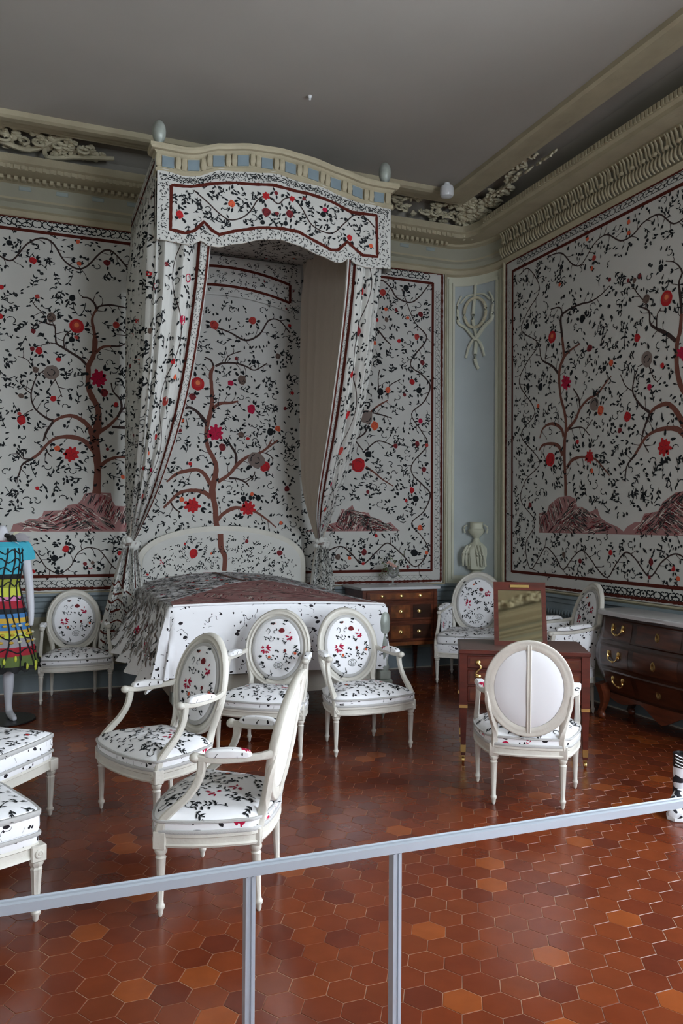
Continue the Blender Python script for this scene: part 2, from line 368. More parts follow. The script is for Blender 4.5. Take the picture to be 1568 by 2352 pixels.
D = json.loads('''{"left":{"strokes":[["trunk",[[0.644,1.881,0.0814],[0.652,2.096,0.0651],[0.64,2.258,0.0682],[0.618,2.418,0.0882],[0.652,2.582,0.0616],[0.646,2.711,0.0525],[0.593,2.816,0.0528],[0.556,2.91,0.0462],[0.554,3.04,0.0462],[0.558,3.126,0.0441],[0.599,3.216,0.044],[0.613,3.336,0.0506],[0.606,3.443,0.0315],[0.585,3.549,0.0283],[0.594,3.615,0.0213],[0.625,3.673,0.0223]]],["branch",[[0.625,3.673,0.0208],[0.603,3.73,0.0208],[0.551,3.773,0.0178],[0.49,3.777,0.0119]]],["branch",[[0.625,3.673,0.0208],[0.655,3.708,0.017],[0.76,3.73,0.0163],[0.876,3.721,0.0134],[0.95,3.718,0.0104],[1.078,3.775,0.0077]]],["trunk",[[0.624,2.279,0.044],[0.572,2.341,0.0462],[0.515,2.392,0.0441],[0.413,2.42,0.0418],[0.283,2.408,0.0315],[0.194,2.346,0.0252],[0.116,2.248,0.0284],[0.048,2.193,0.0255]]],["branch",[[0.048,2.193,0.0227],[-0.029,2.138,0.017],[-0.057,2.043,0.0135],[-0.095,1.98,0.0073]]],["branch",[[0.048,2.193,0.0142],[-0.03,2.201,0.0099],[-0.079,2.272,0.0073]]],["trunk",[[0.627,2.365,0.044],[0.597,2.439,0.0484],[0.565,2.524,0.0462],[0.503,2.585,0.0418],[0.411,2.623,0.0352],[0.321,2.607,0.0273],[0.241,2.56,0.0231]]],["branch",[[0.241,2.56,0.0231],[0.183,2.462,0.0227],[0.154,2.366,0.017]]],["branch",[[0.251,2.566,0.0255],[0.181,2.589,0.0208],[0.092,2.657,0.017],[0.052,2.728,0.0142],[0.041,2.812,0.0128],[0.059,2.897,0.0113],[0.088,2.983,0.0085]]],["branch",[[0.088,2.983,0.0085],[0.156,3.041,0.0113],[0.216,3.025,0.0113],[0.277,2.912,0.0085],[0.318,2.798,0.0073]]],["branch",[[0.041,2.812,0.0099],[-0.018,2.86,0.0085],[-0.058,2.91,0.0074]]],["branch",[[0.062,2.666,0.0099],[0.004,2.631,0.0073],[-0.035,2.598,0.0073]]],["trunk",[[0.633,2.446,0.0418],[0.669,2.486,0.0418],[0.751,2.544,0.0308],[0.834,2.635,0.0242]]],["branch",[[0.834,2.635,0.0242],[0.87,2.725,0.0238],[0.854,2.811,0.0178],[0.79,2.883,0.0148],[0.768,2.969,0.0119]]],["branch",[[0.783,2.535,0.0238],[0.878,2.534,0.0264],[0.984,2.534,0.0297]]],["branch",[[0.86,2.691,0.0178],[0.918,2.749,0.0208],[1.003,2.787,0.0148]]],["trunk",[[0.644,2.053,0.033],[0.662,2.118,0.0336],[0.714,2.185,0.0352],[0.797,2.231,0.0286],[0.902,2.246,0.0264],[1.041,2.218,0.0238],[1.204,2.113,0.0089]]],["trunk",[[0.619,3.25,0.0352],[0.681,3.309,0.0252],[0.764,3.327,0.0227]]],["branch",[[0.764,3.327,0.0227],[0.848,3.335,0.0148],[0.911,3.373,0.0119]]],["branch",[[0.911,3.373,0.0119],[0.9,3.46,0.0104],[0.814,3.528,0.0085]]],["branch",[[0.543,3.119,0.0273],[0.476,3.184,0.0252],[0.394,3.231,0.0242],[0.323,3.273,0.0238],[0.262,3.31,0.017],[0.251,3.399,0.0142],[0.241,3.473,0.0148],[0.171,3.492,0.0113],[0.101,3.501,0.0073]]],["branch",[[0.262,3.31,0.0113],[0.183,3.298,0.0077],[0.084,3.268,0.0073]]],["branch",[[0.333,3.274,0.0149],[0.327,3.353,0.0113],[0.352,3.409,0.0119],[0.392,3.445,0.0089]]],["branch",[[0.25,3.484,0.0113],[0.181,3.488,0.0113],[0.14,3.579,0.0099],[0.07,3.646,0.0085],[0.02,3.714,0.0073]]],["branch",[[0.077,3.035,0.0085],[0.038,3.085,0.0073],[-0.002,3.134,0.0073],[-0.08,3.159,0.0073]]],["branch",[[0.164,2.334,0.0128],[0.195,2.262,0.0113],[0.235,2.221,0.0085]]]],"flowers":[[0.442,3.492,0.069,"rose"],[0.105,3.227,0.036,"red"],[0.046,3.238,0.023,"mar"],[0.21,3.549,0.048,"brn"],[0.077,3.044,0.031,"brn"],[0.221,3.03,0.069,"gb"],[0.653,3.004,0.088,"star"],[0.809,3.539,0.033,"dull"],[0.92,3.583,0.042,"ink"],[0.239,2.777,0.029,"red"],[-0.039,2.556,0.044,"red"],[-0.059,2.617,0.019,"dull"],[0.405,2.254,0.08,"starred"],[0.279,2.307,0.027,"orange"],[0.105,1.922,0.019,"red"],[0.743,2.316,0.018,"mar"],[-0.046,2.785,0.025,"brn"],[0.706,2.867,0.04,"mar"],[0.398,3.359,0.029,"ink"],[0.443,3.385,0.019,"dull"],[1.091,3.594,0.022,"dull"],[0.044,4.075,0.032,"red"],[0.719,4.141,0.032,"mar"],[0.212,3.545,0.038,"brn"],[0.399,3.759,0.035,"ink"],[0.085,3.739,0.023,"dull"],[-0.166,4.216,0.029,"ink"]],"mound":[[-0.27,1.51],[-0.123,1.512],[-0.1,1.58],[-0.008,1.601],[0.04,1.633],[0.104,1.628],[0.152,1.66],[0.167,1.708],[0.331,1.715],[0.39,1.769],[0.471,1.781],[0.511,1.824],[0.531,1.878],[0.593,1.89],[0.634,1.88],[0.675,1.892],[0.779,1.889],[0.791,1.818],[0.823,1.765],[0.907,1.761],[0.991,1.833],[1.153,1.781],[1.317,1.728],[1.54,1.607],[1.768,1.516]]},"vine":{"strokes":[["branch",[[-0.639,4.152,0.0151],[-0.445,4.193,0.0157],[-0.245,4.082,0.0157],[-0.137,4.059,0.0157],[-0.017,4.222,0.0162],[0.106,4.298,0.0182],[0.217,4.268,0.0182],[0.317,4.117,0.0162],[0.432,4.049,0.0182],[0.531,4.084,0.0162],[0.646,4.22,0.0167],[0.718,4.267,0.0182],[0.792,4.239,0.0167],[0.912,4.116,0.0167]]]],"flowers":[],"mound":null},"vine2":{"strokes":[["branch",[[-0.899,1.252,0.0086],[-0.748,1.134,0.0092],[-0.56,1.198,0.0103],[-0.33,1.349,0.0103],[-0.133,1.4,0.0103],[0.029,1.356,0.0103],[0.086,1.33,0.0097],[0.136,1.26,0.0097],[0.194,1.171,0.0103],[0.278,1.117,0.0115],[0.328,1.112,0.0092],[0.419,1.186,0.0097],[0.468,1.292,0.0109],[0.553,1.354,0.0097],[0.656,1.344,0.0097],[0.708,1.299,0.0109],[0.822,1.154,0.0109],[0.964,1.07,0.0097]]]],"flowers":[[0.369,1.346,0.034,"red"],[0.546,1.202,0.02,"mar"],[0.614,1.21,0.019,"brn"],[0.268,1.258,0.031,"ink"],[0.593,1.157,0.022,"thin"],[0.294,1.126,0.022,"ink"],[-0.211,1.271,0.025,"mar"],[-0.485,1.316,0.031,"red"]],"mound":null},"right":{"strokes":[["branch",[[3.908,4.244,0.0108],[4.066,3.9,0.0108],[4.226,3.726,0.0173],[4.051,3.49,0.0146],[4.035,3.379,0.013],[4.175,3.295,0.0167],[4.273,3.176,0.0173],[4.195,2.997,0.0151],[4.038,2.846,0.0126],[4.161,2.664,0.0126],[4.242,2.51,0.0146],[4.059,2.299,0.0126],[4.051,2.173,0.0126],[4.183,2.052,0.0173],[4.28,1.943,0.0167],[4.202,1.753,0.0126],[4.045,1.611,0.0126],[4.186,1.455,0.0126],[4.258,1.298,0.0151],[4.101,1.127,0.0146],[3.927,1.269,0.0146],[3.755,1.393,0.0146],[3.621,1.302,0.0146],[3.455,1.166,0.0167],[3.323,1.273,0.0142],[3.208,1.357,0.0142],[3.063,1.32,0.0142],[2.874,1.202,0.0117]]],["branch",[[3.567,4.252,0.0126],[3.66,4.317,0.0167],[3.771,4.244,0.0167],[3.848,4.144,0.0188],[4.013,4.107,0.0167],[4.135,4.191,0.0146],[4.258,4.348,0.0112]]],["trunk",[[3.481,2.233,0.0284],[3.581,2.175,0.0209],[3.683,2.101,0.0167],[3.819,2.027,0.0109]]],["trunk",[[3.527,2.832,0.0243],[3.627,2.915,0.0209],[3.745,2.984,0.0126]]],["branch",[[3.56,2.834,0.0167],[3.695,2.811,0.0146],[3.797,2.786,0.0109]]],["branch",[[3.643,2.993,0.0126],[3.625,3.208,0.0109],[3.641,3.317,0.0109]]],["branch",[[3.745,3.0,0.0126],[3.761,3.14,0.0109],[3.897,3.228,0.0112]]],["branch",[[3.347,2.525,0.0162],[3.462,2.599,0.0182],[3.511,2.693,0.0162]]],["branch",[[3.347,2.525,0.0162],[3.446,2.415,0.0122]]],["branch",[[3.463,2.401,0.0146],[3.596,2.513,0.0142],[3.697,2.518,0.0126],[3.816,2.476,0.0109]]],["branch",[[3.504,3.737,0.0167],[3.604,3.762,0.0188],[3.706,3.663,0.0167],[3.775,3.607,0.0109]]],["trunk",[[3.089,2.22,0.0324],[3.25,2.256,0.0283],[3.382,2.245,0.0284]]],["trunk",[[2.928,2.335,0.0405],[3.167,2.525,0.0418],[3.345,2.715,0.0324],[3.46,2.783,0.0293]]]],"flowers":[[3.677,4.184,0.04,"dull"],[4.099,3.727,0.037,"dull"],[4.044,3.207,0.034,"red"],[4.152,2.774,0.029,"crim"],[4.113,2.513,0.035,"mar"],[4.047,1.986,0.035,"red"],[4.15,1.565,0.032,"orange"],[3.471,1.295,0.037,"mar"],[3.458,1.169,0.022,"starred"],[4.236,1.282,0.022,"orange"],[3.651,3.071,0.04,"ink"],[3.744,3.1,0.034,"orange"],[3.485,2.784,0.081,"gb"],[3.586,2.69,0.05,"orange"],[3.39,2.245,0.084,"red"],[3.842,2.478,0.028,"mar"],[3.513,2.372,0.037,"ink"],[4.145,3.987,0.032,"mar"],[4.174,3.437,0.031,"mar"],[4.233,2.502,0.022,"dull"],[3.604,3.762,0.022,"ink"],[3.96,4.266,0.037,"ink"],[3.16,1.244,0.033,"brn"],[4.082,1.283,0.043,"ink"],[4.199,2.225,0.031,"mar"],[4.096,1.893,0.04,"ink"],[4.132,3.119,0.038,"ink"],[3.722,3.882,0.029,"brn"]],"mound":[[2.777,1.518],[2.966,1.581],[3.142,1.62],[3.197,1.764],[3.254,1.757],[3.327,1.811],[3.36,1.743],[3.518,1.73],[3.543,1.684],[3.652,1.654],[3.72,1.609],[3.787,1.625],[3.856,1.563],[3.904,1.529]]},"bed":{"strokes":[["trunk",[[1.871,1.123,0.0465],[1.877,1.262,0.0496],[1.837,1.355,0.0558],[1.828,1.494,0.0589],[1.803,1.618,0.0558],[1.794,1.756,0.054],[1.761,1.926,0.0651],[1.791,2.081,0.0558],[1.798,2.189,0.0465],[1.758,2.281,0.0434],[1.711,2.371,0.0403],[1.694,2.509,0.0403],[1.708,2.618,0.0434],[1.738,2.728,0.0465],[1.753,2.852,0.0434],[1.743,3.007,0.0341],[1.735,3.114,0.0377],[1.765,3.194,0.0209]]],["branch",[[1.765,3.194,0.0209],[1.733,3.254,0.0167],[1.671,3.279,0.0108]]],["branch",[[1.781,3.195,0.0251],[1.859,3.233,0.0209],[1.986,3.243,0.0194],[2.098,3.22,0.0167],[2.196,3.188,0.0146],[2.326,3.27,0.0112]]],["branch",[[1.875,3.234,0.0126],[1.922,3.316,0.0108],[2.049,3.374,0.0112]]],["trunk",[[1.746,1.864,0.0496],[1.668,1.916,0.0434],[1.545,1.929,0.0341],[1.439,1.903,0.0365],[1.364,1.841,0.0284],[1.275,1.749,0.0203]]],["trunk",[[1.745,1.987,0.0434],[1.682,2.093,0.0403],[1.605,2.137,0.0341],[1.482,2.118,0.0377],[1.392,2.085,0.0293],[1.303,2.006,0.0162]]],["trunk",[[1.815,2.02,0.0403],[1.933,2.1,0.0341],[2.027,2.213,0.0389],[2.139,2.295,0.0302],[2.252,2.331,0.0259],[2.35,2.398,0.0216],[2.448,2.474,0.0173]]],["trunk",[[2.333,2.381,0.0167],[2.382,2.479,0.0151]]],["branch",[[2.003,2.196,0.0293],[2.002,2.305,0.0251],[1.946,2.397,0.0209],[1.898,2.472,0.0126]]],["trunk",[[1.819,1.633,0.0372],[1.873,1.695,0.033],[1.968,1.751,0.0418],[2.063,1.76,0.0293],[2.209,1.723,0.0259],[2.323,1.653,0.0194],[2.439,1.559,0.0112]]],["branch",[[1.933,2.061,0.0251],[2.028,2.056,0.0188],[2.109,2.019,0.0167],[2.142,1.981,0.013]]],["branch",[[2.109,2.027,0.0109],[2.189,2.092,0.0109],[2.205,2.14,0.0112]]],["branch",[[1.693,2.617,0.0419],[1.63,2.691,0.0335],[1.583,2.734,0.0283],[1.514,2.761,0.0251],[1.416,2.724,0.0162]]],["trunk",[[1.754,2.76,0.0341],[1.831,2.819,0.0335],[1.942,2.833,0.0251],[2.021,2.854,0.0173]]],["branch",[[1.334,1.826,0.0167],[1.38,1.751,0.0146],[1.441,1.706,0.0122]]],["branch",[[2.252,2.346,0.0109],[2.35,2.319,0.0112],[2.4,2.273,0.0112]]],["branch",[[1.684,3.59,0.0126],[1.809,3.586,0.0167],[1.935,3.551,0.0167],[2.096,3.488,0.0216],[2.241,3.564,0.0188],[2.339,3.717,0.0151],[2.454,3.728,0.013],[2.572,3.611,0.013]]]],"flowers":[[1.604,3.004,0.069,"rose"],[1.94,3.036,0.031,"crim"],[2.059,3.076,0.05,"brn"],[2.159,2.784,0.051,"crim"],[1.787,2.514,0.09,"star"],[2.056,2.511,0.034,"brn"],[2.365,2.557,0.04,"ink"],[2.447,2.593,0.032,"orange"],[2.22,2.258,0.081,"gb"],[2.31,2.19,0.053,"red"],[2.552,1.967,0.032,"mar"],[1.562,1.776,0.084,"starred"],[1.455,1.835,0.027,"orange"],[2.135,1.753,0.081,"starred"],[2.24,1.865,0.032,"ink"],[2.086,1.854,0.031,"ink"],[1.705,1.286,0.075,"red"],[2.167,3.7,0.038,"dull"],[1.769,3.613,0.047,"dull"],[1.859,2.377,0.04,"mar"],[2.441,3.351,0.032,"brn"],[2.179,3.274,0.026,"ink"],[1.551,2.87,0.036,"mar"],[2.175,1.903,0.022,"orange"]],"mound":null},"rw":{"strokes":[["trunk",[[6.454,1.89,0.042],[6.462,2.072,0.0375],[6.475,2.224,0.0375],[6.476,2.406,0.045],[6.452,2.555,0.039],[6.477,2.71,0.0375],[6.539,2.871,0.0326],[6.565,3.074,0.0385],[6.54,3.178,0.0398],[6.492,3.26,0.0385],[6.517,3.449,0.0314]]],["branch",[[6.517,3.449,0.0314],[6.542,3.639,0.0314],[6.481,3.685,0.0223],[6.361,3.701,0.0203],[6.222,3.703,0.0176],[6.087,3.691,0.0157],[5.956,3.714,0.0113],[5.83,3.766,0.0101]]],["branch",[[6.505,3.645,0.0167],[6.555,3.749,0.0146],[6.706,3.771,0.0108]]],["trunk",[[6.488,2.468,0.036],[6.525,2.548,0.033],[6.625,2.605,0.0356],[6.727,2.617,0.0272],[6.831,2.581,0.0209],[6.883,2.491,0.0126]]],["trunk",[[6.5,2.287,0.0419],[6.574,2.385,0.0418],[6.7,2.419,0.0335],[6.83,2.415,0.0259],[6.896,2.365,0.0173]]],["trunk",[[6.44,2.524,0.0405],[6.31,2.614,0.0344],[6.241,2.709,0.0294],[6.128,2.782,0.0254],[5.997,2.813,0.0227],[5.89,2.889,0.0189],[5.807,2.946,0.0113]]],["branch",[[6.241,2.709,0.0215],[6.264,2.816,0.0182],[6.346,2.918,0.0122]]],["trunk",[[6.439,2.161,0.0365],[6.356,2.231,0.0344],[6.217,2.25,0.0254],[6.038,2.222,0.0189],[5.93,2.144,0.0157],[5.826,2.053,0.0098]]],["branch",[[6.565,3.09,0.0314],[6.678,3.195,0.023],[6.848,3.289,0.0173],[6.888,3.417,0.0112]]],["trunk",[[6.504,3.232,0.0304],[6.407,3.289,0.0243],[6.243,3.331,0.0162]]],["branch",[[6.404,2.535,0.0162],[6.218,2.53,0.0121],[6.105,2.445,0.0101]]],["branch",[[6.15,2.508,0.0105],[6.061,2.585,0.0101]]],["branch",[[6.795,3.287,0.0109],[6.756,3.437,0.0108]]],["trunk",[[4.867,1.818,0.075],[4.899,2.114,0.06],[4.923,2.251,0.0672],[4.883,2.42,0.0625],[4.899,2.607,0.05],[4.98,2.718,0.0475],[5.026,2.877,0.0468],[5.026,3.065,0.045],[4.993,3.172,0.039],[4.977,3.306,0.03]]],["branch",[[4.977,3.306,0.0275],[4.988,3.434,0.0287],[5.005,3.564,0.0219],[4.972,3.643,0.0169],[5.047,3.74,0.0101],[5.149,3.784,0.0091]]],["trunk",[[4.931,2.314,0.0475],[5.029,2.387,0.0442],[5.182,2.403,0.0364],[5.306,2.384,0.0273],[5.397,2.334,0.0273],[5.509,2.21,0.0255]]],["branch",[[5.509,2.21,0.0255],[5.605,2.122,0.0146],[5.624,1.988,0.0098]]],["trunk",[[4.947,2.39,0.0525],[5.029,2.525,0.0475],[5.131,2.602,0.0416],[5.253,2.592,0.0312],[5.324,2.556,0.0281]]],["branch",[[5.324,2.556,0.0281],[5.397,2.426,0.0211],[5.425,2.336,0.014]]],["branch",[[5.324,2.556,0.0281],[5.434,2.63,0.0219],[5.529,2.751,0.0182],[5.52,2.857,0.0128],[5.472,2.956,0.0095]]],["branch",[[5.472,2.97,0.0095],[5.361,2.976,0.0105],[5.289,2.845,0.0091],[5.235,2.797,0.0091]]],["branch",[[5.038,3.099,0.0325],[5.131,3.177,0.0351],[5.253,3.249,0.0263],[5.325,3.311,0.0193],[5.344,3.421,0.0164],[5.473,3.493,0.0094]]],["branch",[[5.253,3.255,0.0158],[5.245,3.357,0.0123],[5.201,3.412,0.0091]]],["branch",[[5.344,3.46,0.0123],[5.474,3.6,0.0105],[5.589,3.754,0.0095]]],["branch",[[5.425,2.336,0.0123],[5.342,2.223,0.0105]]],["branch",[[5.529,2.764,0.0094],[5.626,2.833,0.0095],[5.686,2.939,0.0095]]],["branch",[[7.255,4.274,0.0116],[7.084,4.29,0.0112],[6.891,4.025,0.0112],[7.11,3.838,0.0112],[7.208,3.664,0.0119],[6.915,3.47,0.0112],[7.107,3.314,0.0115],[7.248,3.107,0.0134],[6.966,2.773,0.0115],[7.216,2.557,0.0134],[6.882,2.253,0.0112],[7.128,2.074,0.0115],[7.212,1.864,0.0116],[6.959,1.634,0.0112],[7.124,1.406,0.0115],[7.039,1.15,0.013],[6.877,1.285,0.0126],[6.772,1.383,0.0126],[6.619,1.295,0.0142],[6.495,1.172,0.0146],[6.352,1.291,0.0122],[6.213,1.37,0.0137],[6.079,1.288,0.0117],[5.992,1.207,0.0137],[5.854,1.137,0.0132],[5.742,1.261,0.0128],[5.623,1.369,0.0146],[5.507,1.326,0.014],[5.331,1.177,0.014],[5.198,1.301,0.014],[5.062,1.376,0.0135],[4.947,1.35,0.0135],[4.819,1.234,0.013]]],["branch",[[6.761,4.321,0.0108],[6.533,4.282,0.0146],[6.363,4.123,0.0142],[6.223,4.081,0.0122],[6.044,4.216,0.0117],[5.873,4.245,0.0132],[5.688,4.128,0.0151],[5.532,4.131,0.0146],[5.4,4.194,0.0146],[5.219,4.196,0.0146],[5.064,4.063,0.0135],[4.899,4.081,0.0135]]]],"flowers":[[6.68,3.484,0.062,"rose"],[6.21,3.56,0.042,"ink"],[6.454,2.995,0.078,"star"],[6.107,3.259,0.035,"mar"],[5.807,3.065,0.031,"orange"],[6.04,2.726,0.067,"gb"],[5.949,2.657,0.046,"orange"],[6.699,2.263,0.071,"red"],[6.104,2.242,0.067,"starred"],[6.873,3.015,0.042,"ink"],[5.14,3.473,0.065,"rose"],[5.371,3.527,0.038,"brn"],[5.482,3.22,0.035,"red"],[5.361,3.016,0.073,"gb"],[5.334,2.774,0.029,"crim"],[5.596,2.557,0.045,"red"],[5.165,2.254,0.081,"starred"],[4.964,2.99,0.063,"star"],[5.694,2.445,0.025,"mar"],[6.044,4.085,0.026,"dull"],[5.813,1.362,0.027,"red"],[5.313,1.302,0.031,"mar"],[5.062,1.257,0.025,"starred"],[5.331,1.171,0.018,"mar"],[7.043,1.811,0.029,"mar"],[6.236,1.267,0.024,"mar"],[5.83,3.822,0.02,"mar"],[5.512,3.725,0.024,"brn"],[5.589,3.747,0.019,"mar"],[6.093,2.349,0.029,"ink"],[5.901,3.033,0.028,"ink"],[6.483,1.316,0.033,"brn"],[5.201,3.742,0.031,"ink"],[7.091,3.05,0.036,"ink"],[7.109,3.691,0.033,"ink"],[7.088,2.511,0.032,"ink"],[7.112,4.184,0.03,"ink"],[6.532,4.143,0.028,"ink"]],"mound":[[6.893,1.721],[6.826,1.736],[6.761,1.727],[6.723,1.805],[6.572,1.879],[6.402,1.889],[6.307,1.856],[6.284,1.782],[6.215,1.78],[6.102,1.728],[5.993,1.762],[5.95,1.676],[5.866,1.634],[5.723,1.593],[5.643,1.552],[5.604,1.593],[5.508,1.634],[5.433,1.634],[5.396,1.706],[5.234,1.724],[5.182,1.8],[5.045,1.873],[4.957,1.882],[4.727,1.862],[4.578,1.763],[4.578,1.523],[4.956,1.526],[6.892,1.527]]},"val":{"braid":[[1.055,4.296],[1.211,4.314],[1.369,4.358],[1.59,4.405],[1.893,4.432],[2.208,4.415],[2.451,4.368],[2.616,4.316],[2.844,4.316],[2.855,3.952],[2.719,3.95],[2.652,3.996],[2.577,4.055],[2.486,3.966],[2.421,3.957],[2.275,4.014],[2.131,4.077],[1.989,4.08],[1.774,4.06],[1.594,4.009],[1.446,3.952],[1.387,3.98],[1.322,4.043],[1.243,3.959],[1.172,3.931],[1.052,3.94]],"vine":[[1.24,4.29],[1.342,4.212],[1.445,4.126],[1.533,4.088],[1.637,4.125],[1.712,4.196],[1.772,4.294],[1.848,4.335],[1.941,4.282],[2.003,4.337],[2.081,4.357],[2.161,4.278],[2.242,4.154],[2.355,4.101],[2.452,4.115],[2.551,4.214],[2.65,4.298],[2.751,4.274],[2.828,4.207]],"fl":[[1.124,4.074,0.034,"red"],[1.547,4.222,0.031,"orange"],[1.837,4.333,0.034,"starred"],[1.842,4.197,0.036,"mar"],[2.048,4.216,0.034,"mar"],[2.069,4.347,0.028,"starred"],[2.361,4.293,0.022,"crim"],[2.411,4.252,0.017,"ink"],[2.596,4.089,0.028,"red"],[1.812,4.107,0.02,"ink"],[2.012,4.128,0.02,"ink"],[2.346,4.253,0.025,"ink"],[2.176,4.364,0.017,"mar"],[1.925,4.37,0.017,"mar"]]}}''')
def load(pr, d):
    if d.get('mound'):
        pr.poly(d['mound'], 'mound', 0); pr.hatch(d['mound'], 1500, .13, .009)
        for p in catm(d['mound'], 3): pr.mark(p[0], p[1], .02)
        mm = d['mound']
        pr.blocks = getattr(pr, 'blocks', [])+[mm]
    for c, pts in d['strokes']:
        pr.ribbon(pts, c, 2 if c == 'trunk' else 1, jag=.08)
        Q = catm(pts); acc = 0
        for a, b_ in zip(Q, Q[1:]):
            acc += math.hypot(b_[0]-a[0], b_[1]-a[1])
            if acc < .075 or a[2] > .09: continue
            acc = pr.r.uniform(-.03, .02); t = math.atan2(b_[1]-a[1], b_[0]-a[0])+pr.r.choice((-1, 1))*pr.r.uniform(.6, 1.3)
            L_ = pr.r.uniform(.03, .10)*(1 if a[2] < .04 else .6); w_ = .006
            x1, y1 = a[0]+cos(t)*L_, a[1]+sin(t)*L_
            pr.ribbon([(a[0], a[1], w_*1.6), ((a[0]+x1)/2+pr.r.uniform(-.01, .01), (a[1]+y1)/2, w_), (x1, y1, w_*.7)], 'branch', 1)
            for k in range(pr.r.randint(1, 3)): pr.leaf(x1, y1, t+pr.r.uniform(-1.1, 1.1), pr.r.uniform(.028, .045), pr.r.uniform(.014, .022))
            pr.mark(x1, y1, .02)
    for x, y, r, k in d['flowers']: pr.flower(x, y, max(r, .014), k)
# ------------------------------------------------------------------ the room
XL, XR, YF, YB, ZC = -2.6, 4.9, -1.7, 8.14, 5.09
AX, AY = 4.50, 7.60            # centre of the rounded corner
def corner(t, e=0.):           # t 0..1 along the rounded corner, e = offset into the room
    a = t*pi/2; rx, ry = max(XR-AX-e, .06), max(YB-AY-e, .06)
    return (XR-e-rx+rx*sin(a), YB-e-ry+ry*cos(a))
def wall_run(e, na=10):        # plan line of back wall, corner, right wall, offset e into the room
    P = [(XL, YB-e), (0, YB-e), (2.2, YB-e)]+[corner(i/na, e) for i in range(na+1)]+[(XR-e, 5.5), (XR-e, 3.0), (XR-e, YF)]
    return P
def run_profile(prof, m_of, name, kind_parent=None, back=True):
    mb = MB(); runs = [wall_run(e) for e, z in prof]; n = len(runs[0])
    for k in range(len(prof)-1):
        vs = [(x, y, prof[k][1]) for x, y in runs[k]]+[(x, y, prof[k+1][1]) for x, y in runs[k+1]]
        mb.add(vs, [(i, i+1, n+i+1, n+i) for i in range(n-1)], m_of(k))
    return struct(mb, name, kind_parent, angle=25)

# floor: hexagonal terracotta tiles, each its own tone, over a bed of pale grout
terra = bpy.data.materials.new('terracotta'); terra.use_nodes = True
nt = terra.node_tree; b = nt.nodes['Principled BSDF']; N = nt.nodes.new; L = nt.links.new
at = N('ShaderNodeVertexColor'); at.layer_name = 'tone'
no = N('ShaderNodeTexNoise'); no.inputs['Scale'].default_value = 9; no.inputs['Detail'].default_value = 6
tc = N('ShaderNodeTexCoord'); L(tc.outputs['Object'], no.inputs['Vector'])
mx = N('ShaderNodeMix'); mx.data_type = 'RGBA'; mx.blend_type = 'MULTIPLY'; mx.inputs['Factor'].default_value = .55
rp = N('ShaderNodeValToRGB'); rp.color_ramp.elements[0].position = .3; rp.color_ramp.elements[0].color = (.8, .77, .77, 1); rp.color_ramp.elements[1].position = .65; rp.color_ramp.elements[1].color = (1.1, 1.1, 1.1, 1)
L(no.outputs['Fac'], rp.inputs['Fac']); L(at.outputs['Color'], mx.inputs[6]); L(rp.outputs['Color'], mx.inputs[7]); L(mx.outputs[2], b.inputs['Base Color'])
rr = N('ShaderNodeMapRange'); rr.inputs['To Min'].default_value = .15; rr.inputs['To Max'].default_value = .30
n2 = N('ShaderNodeTexNoise'); n2.inputs['Scale'].default_value = 3; n2.inputs['Detail'].default_value = 5; L(tc.outputs['Object'], n2.inputs['Vector']); L(n2.outputs['Fac'], rr.inputs['Value']); L(rr.outputs[0], b.inputs['Roughness'])
b.inputs['Specular IOR Level'].default_value = .38
n3 = N('ShaderNodeTexNoise'); n3.inputs['Scale'].default_value = 22; n3.inputs['Detail'].default_value = 3; L(tc.outputs['Object'], n3.inputs['Vector'])
bp = N('ShaderNodeBump'); bp.inputs['Strength'].default_value = .12; bp.inputs['Distance'].default_value = .006; L(n3.outputs['Fac'], bp.inputs['Height']); L(bp.outputs['Normal'], b.inputs['Normal'])
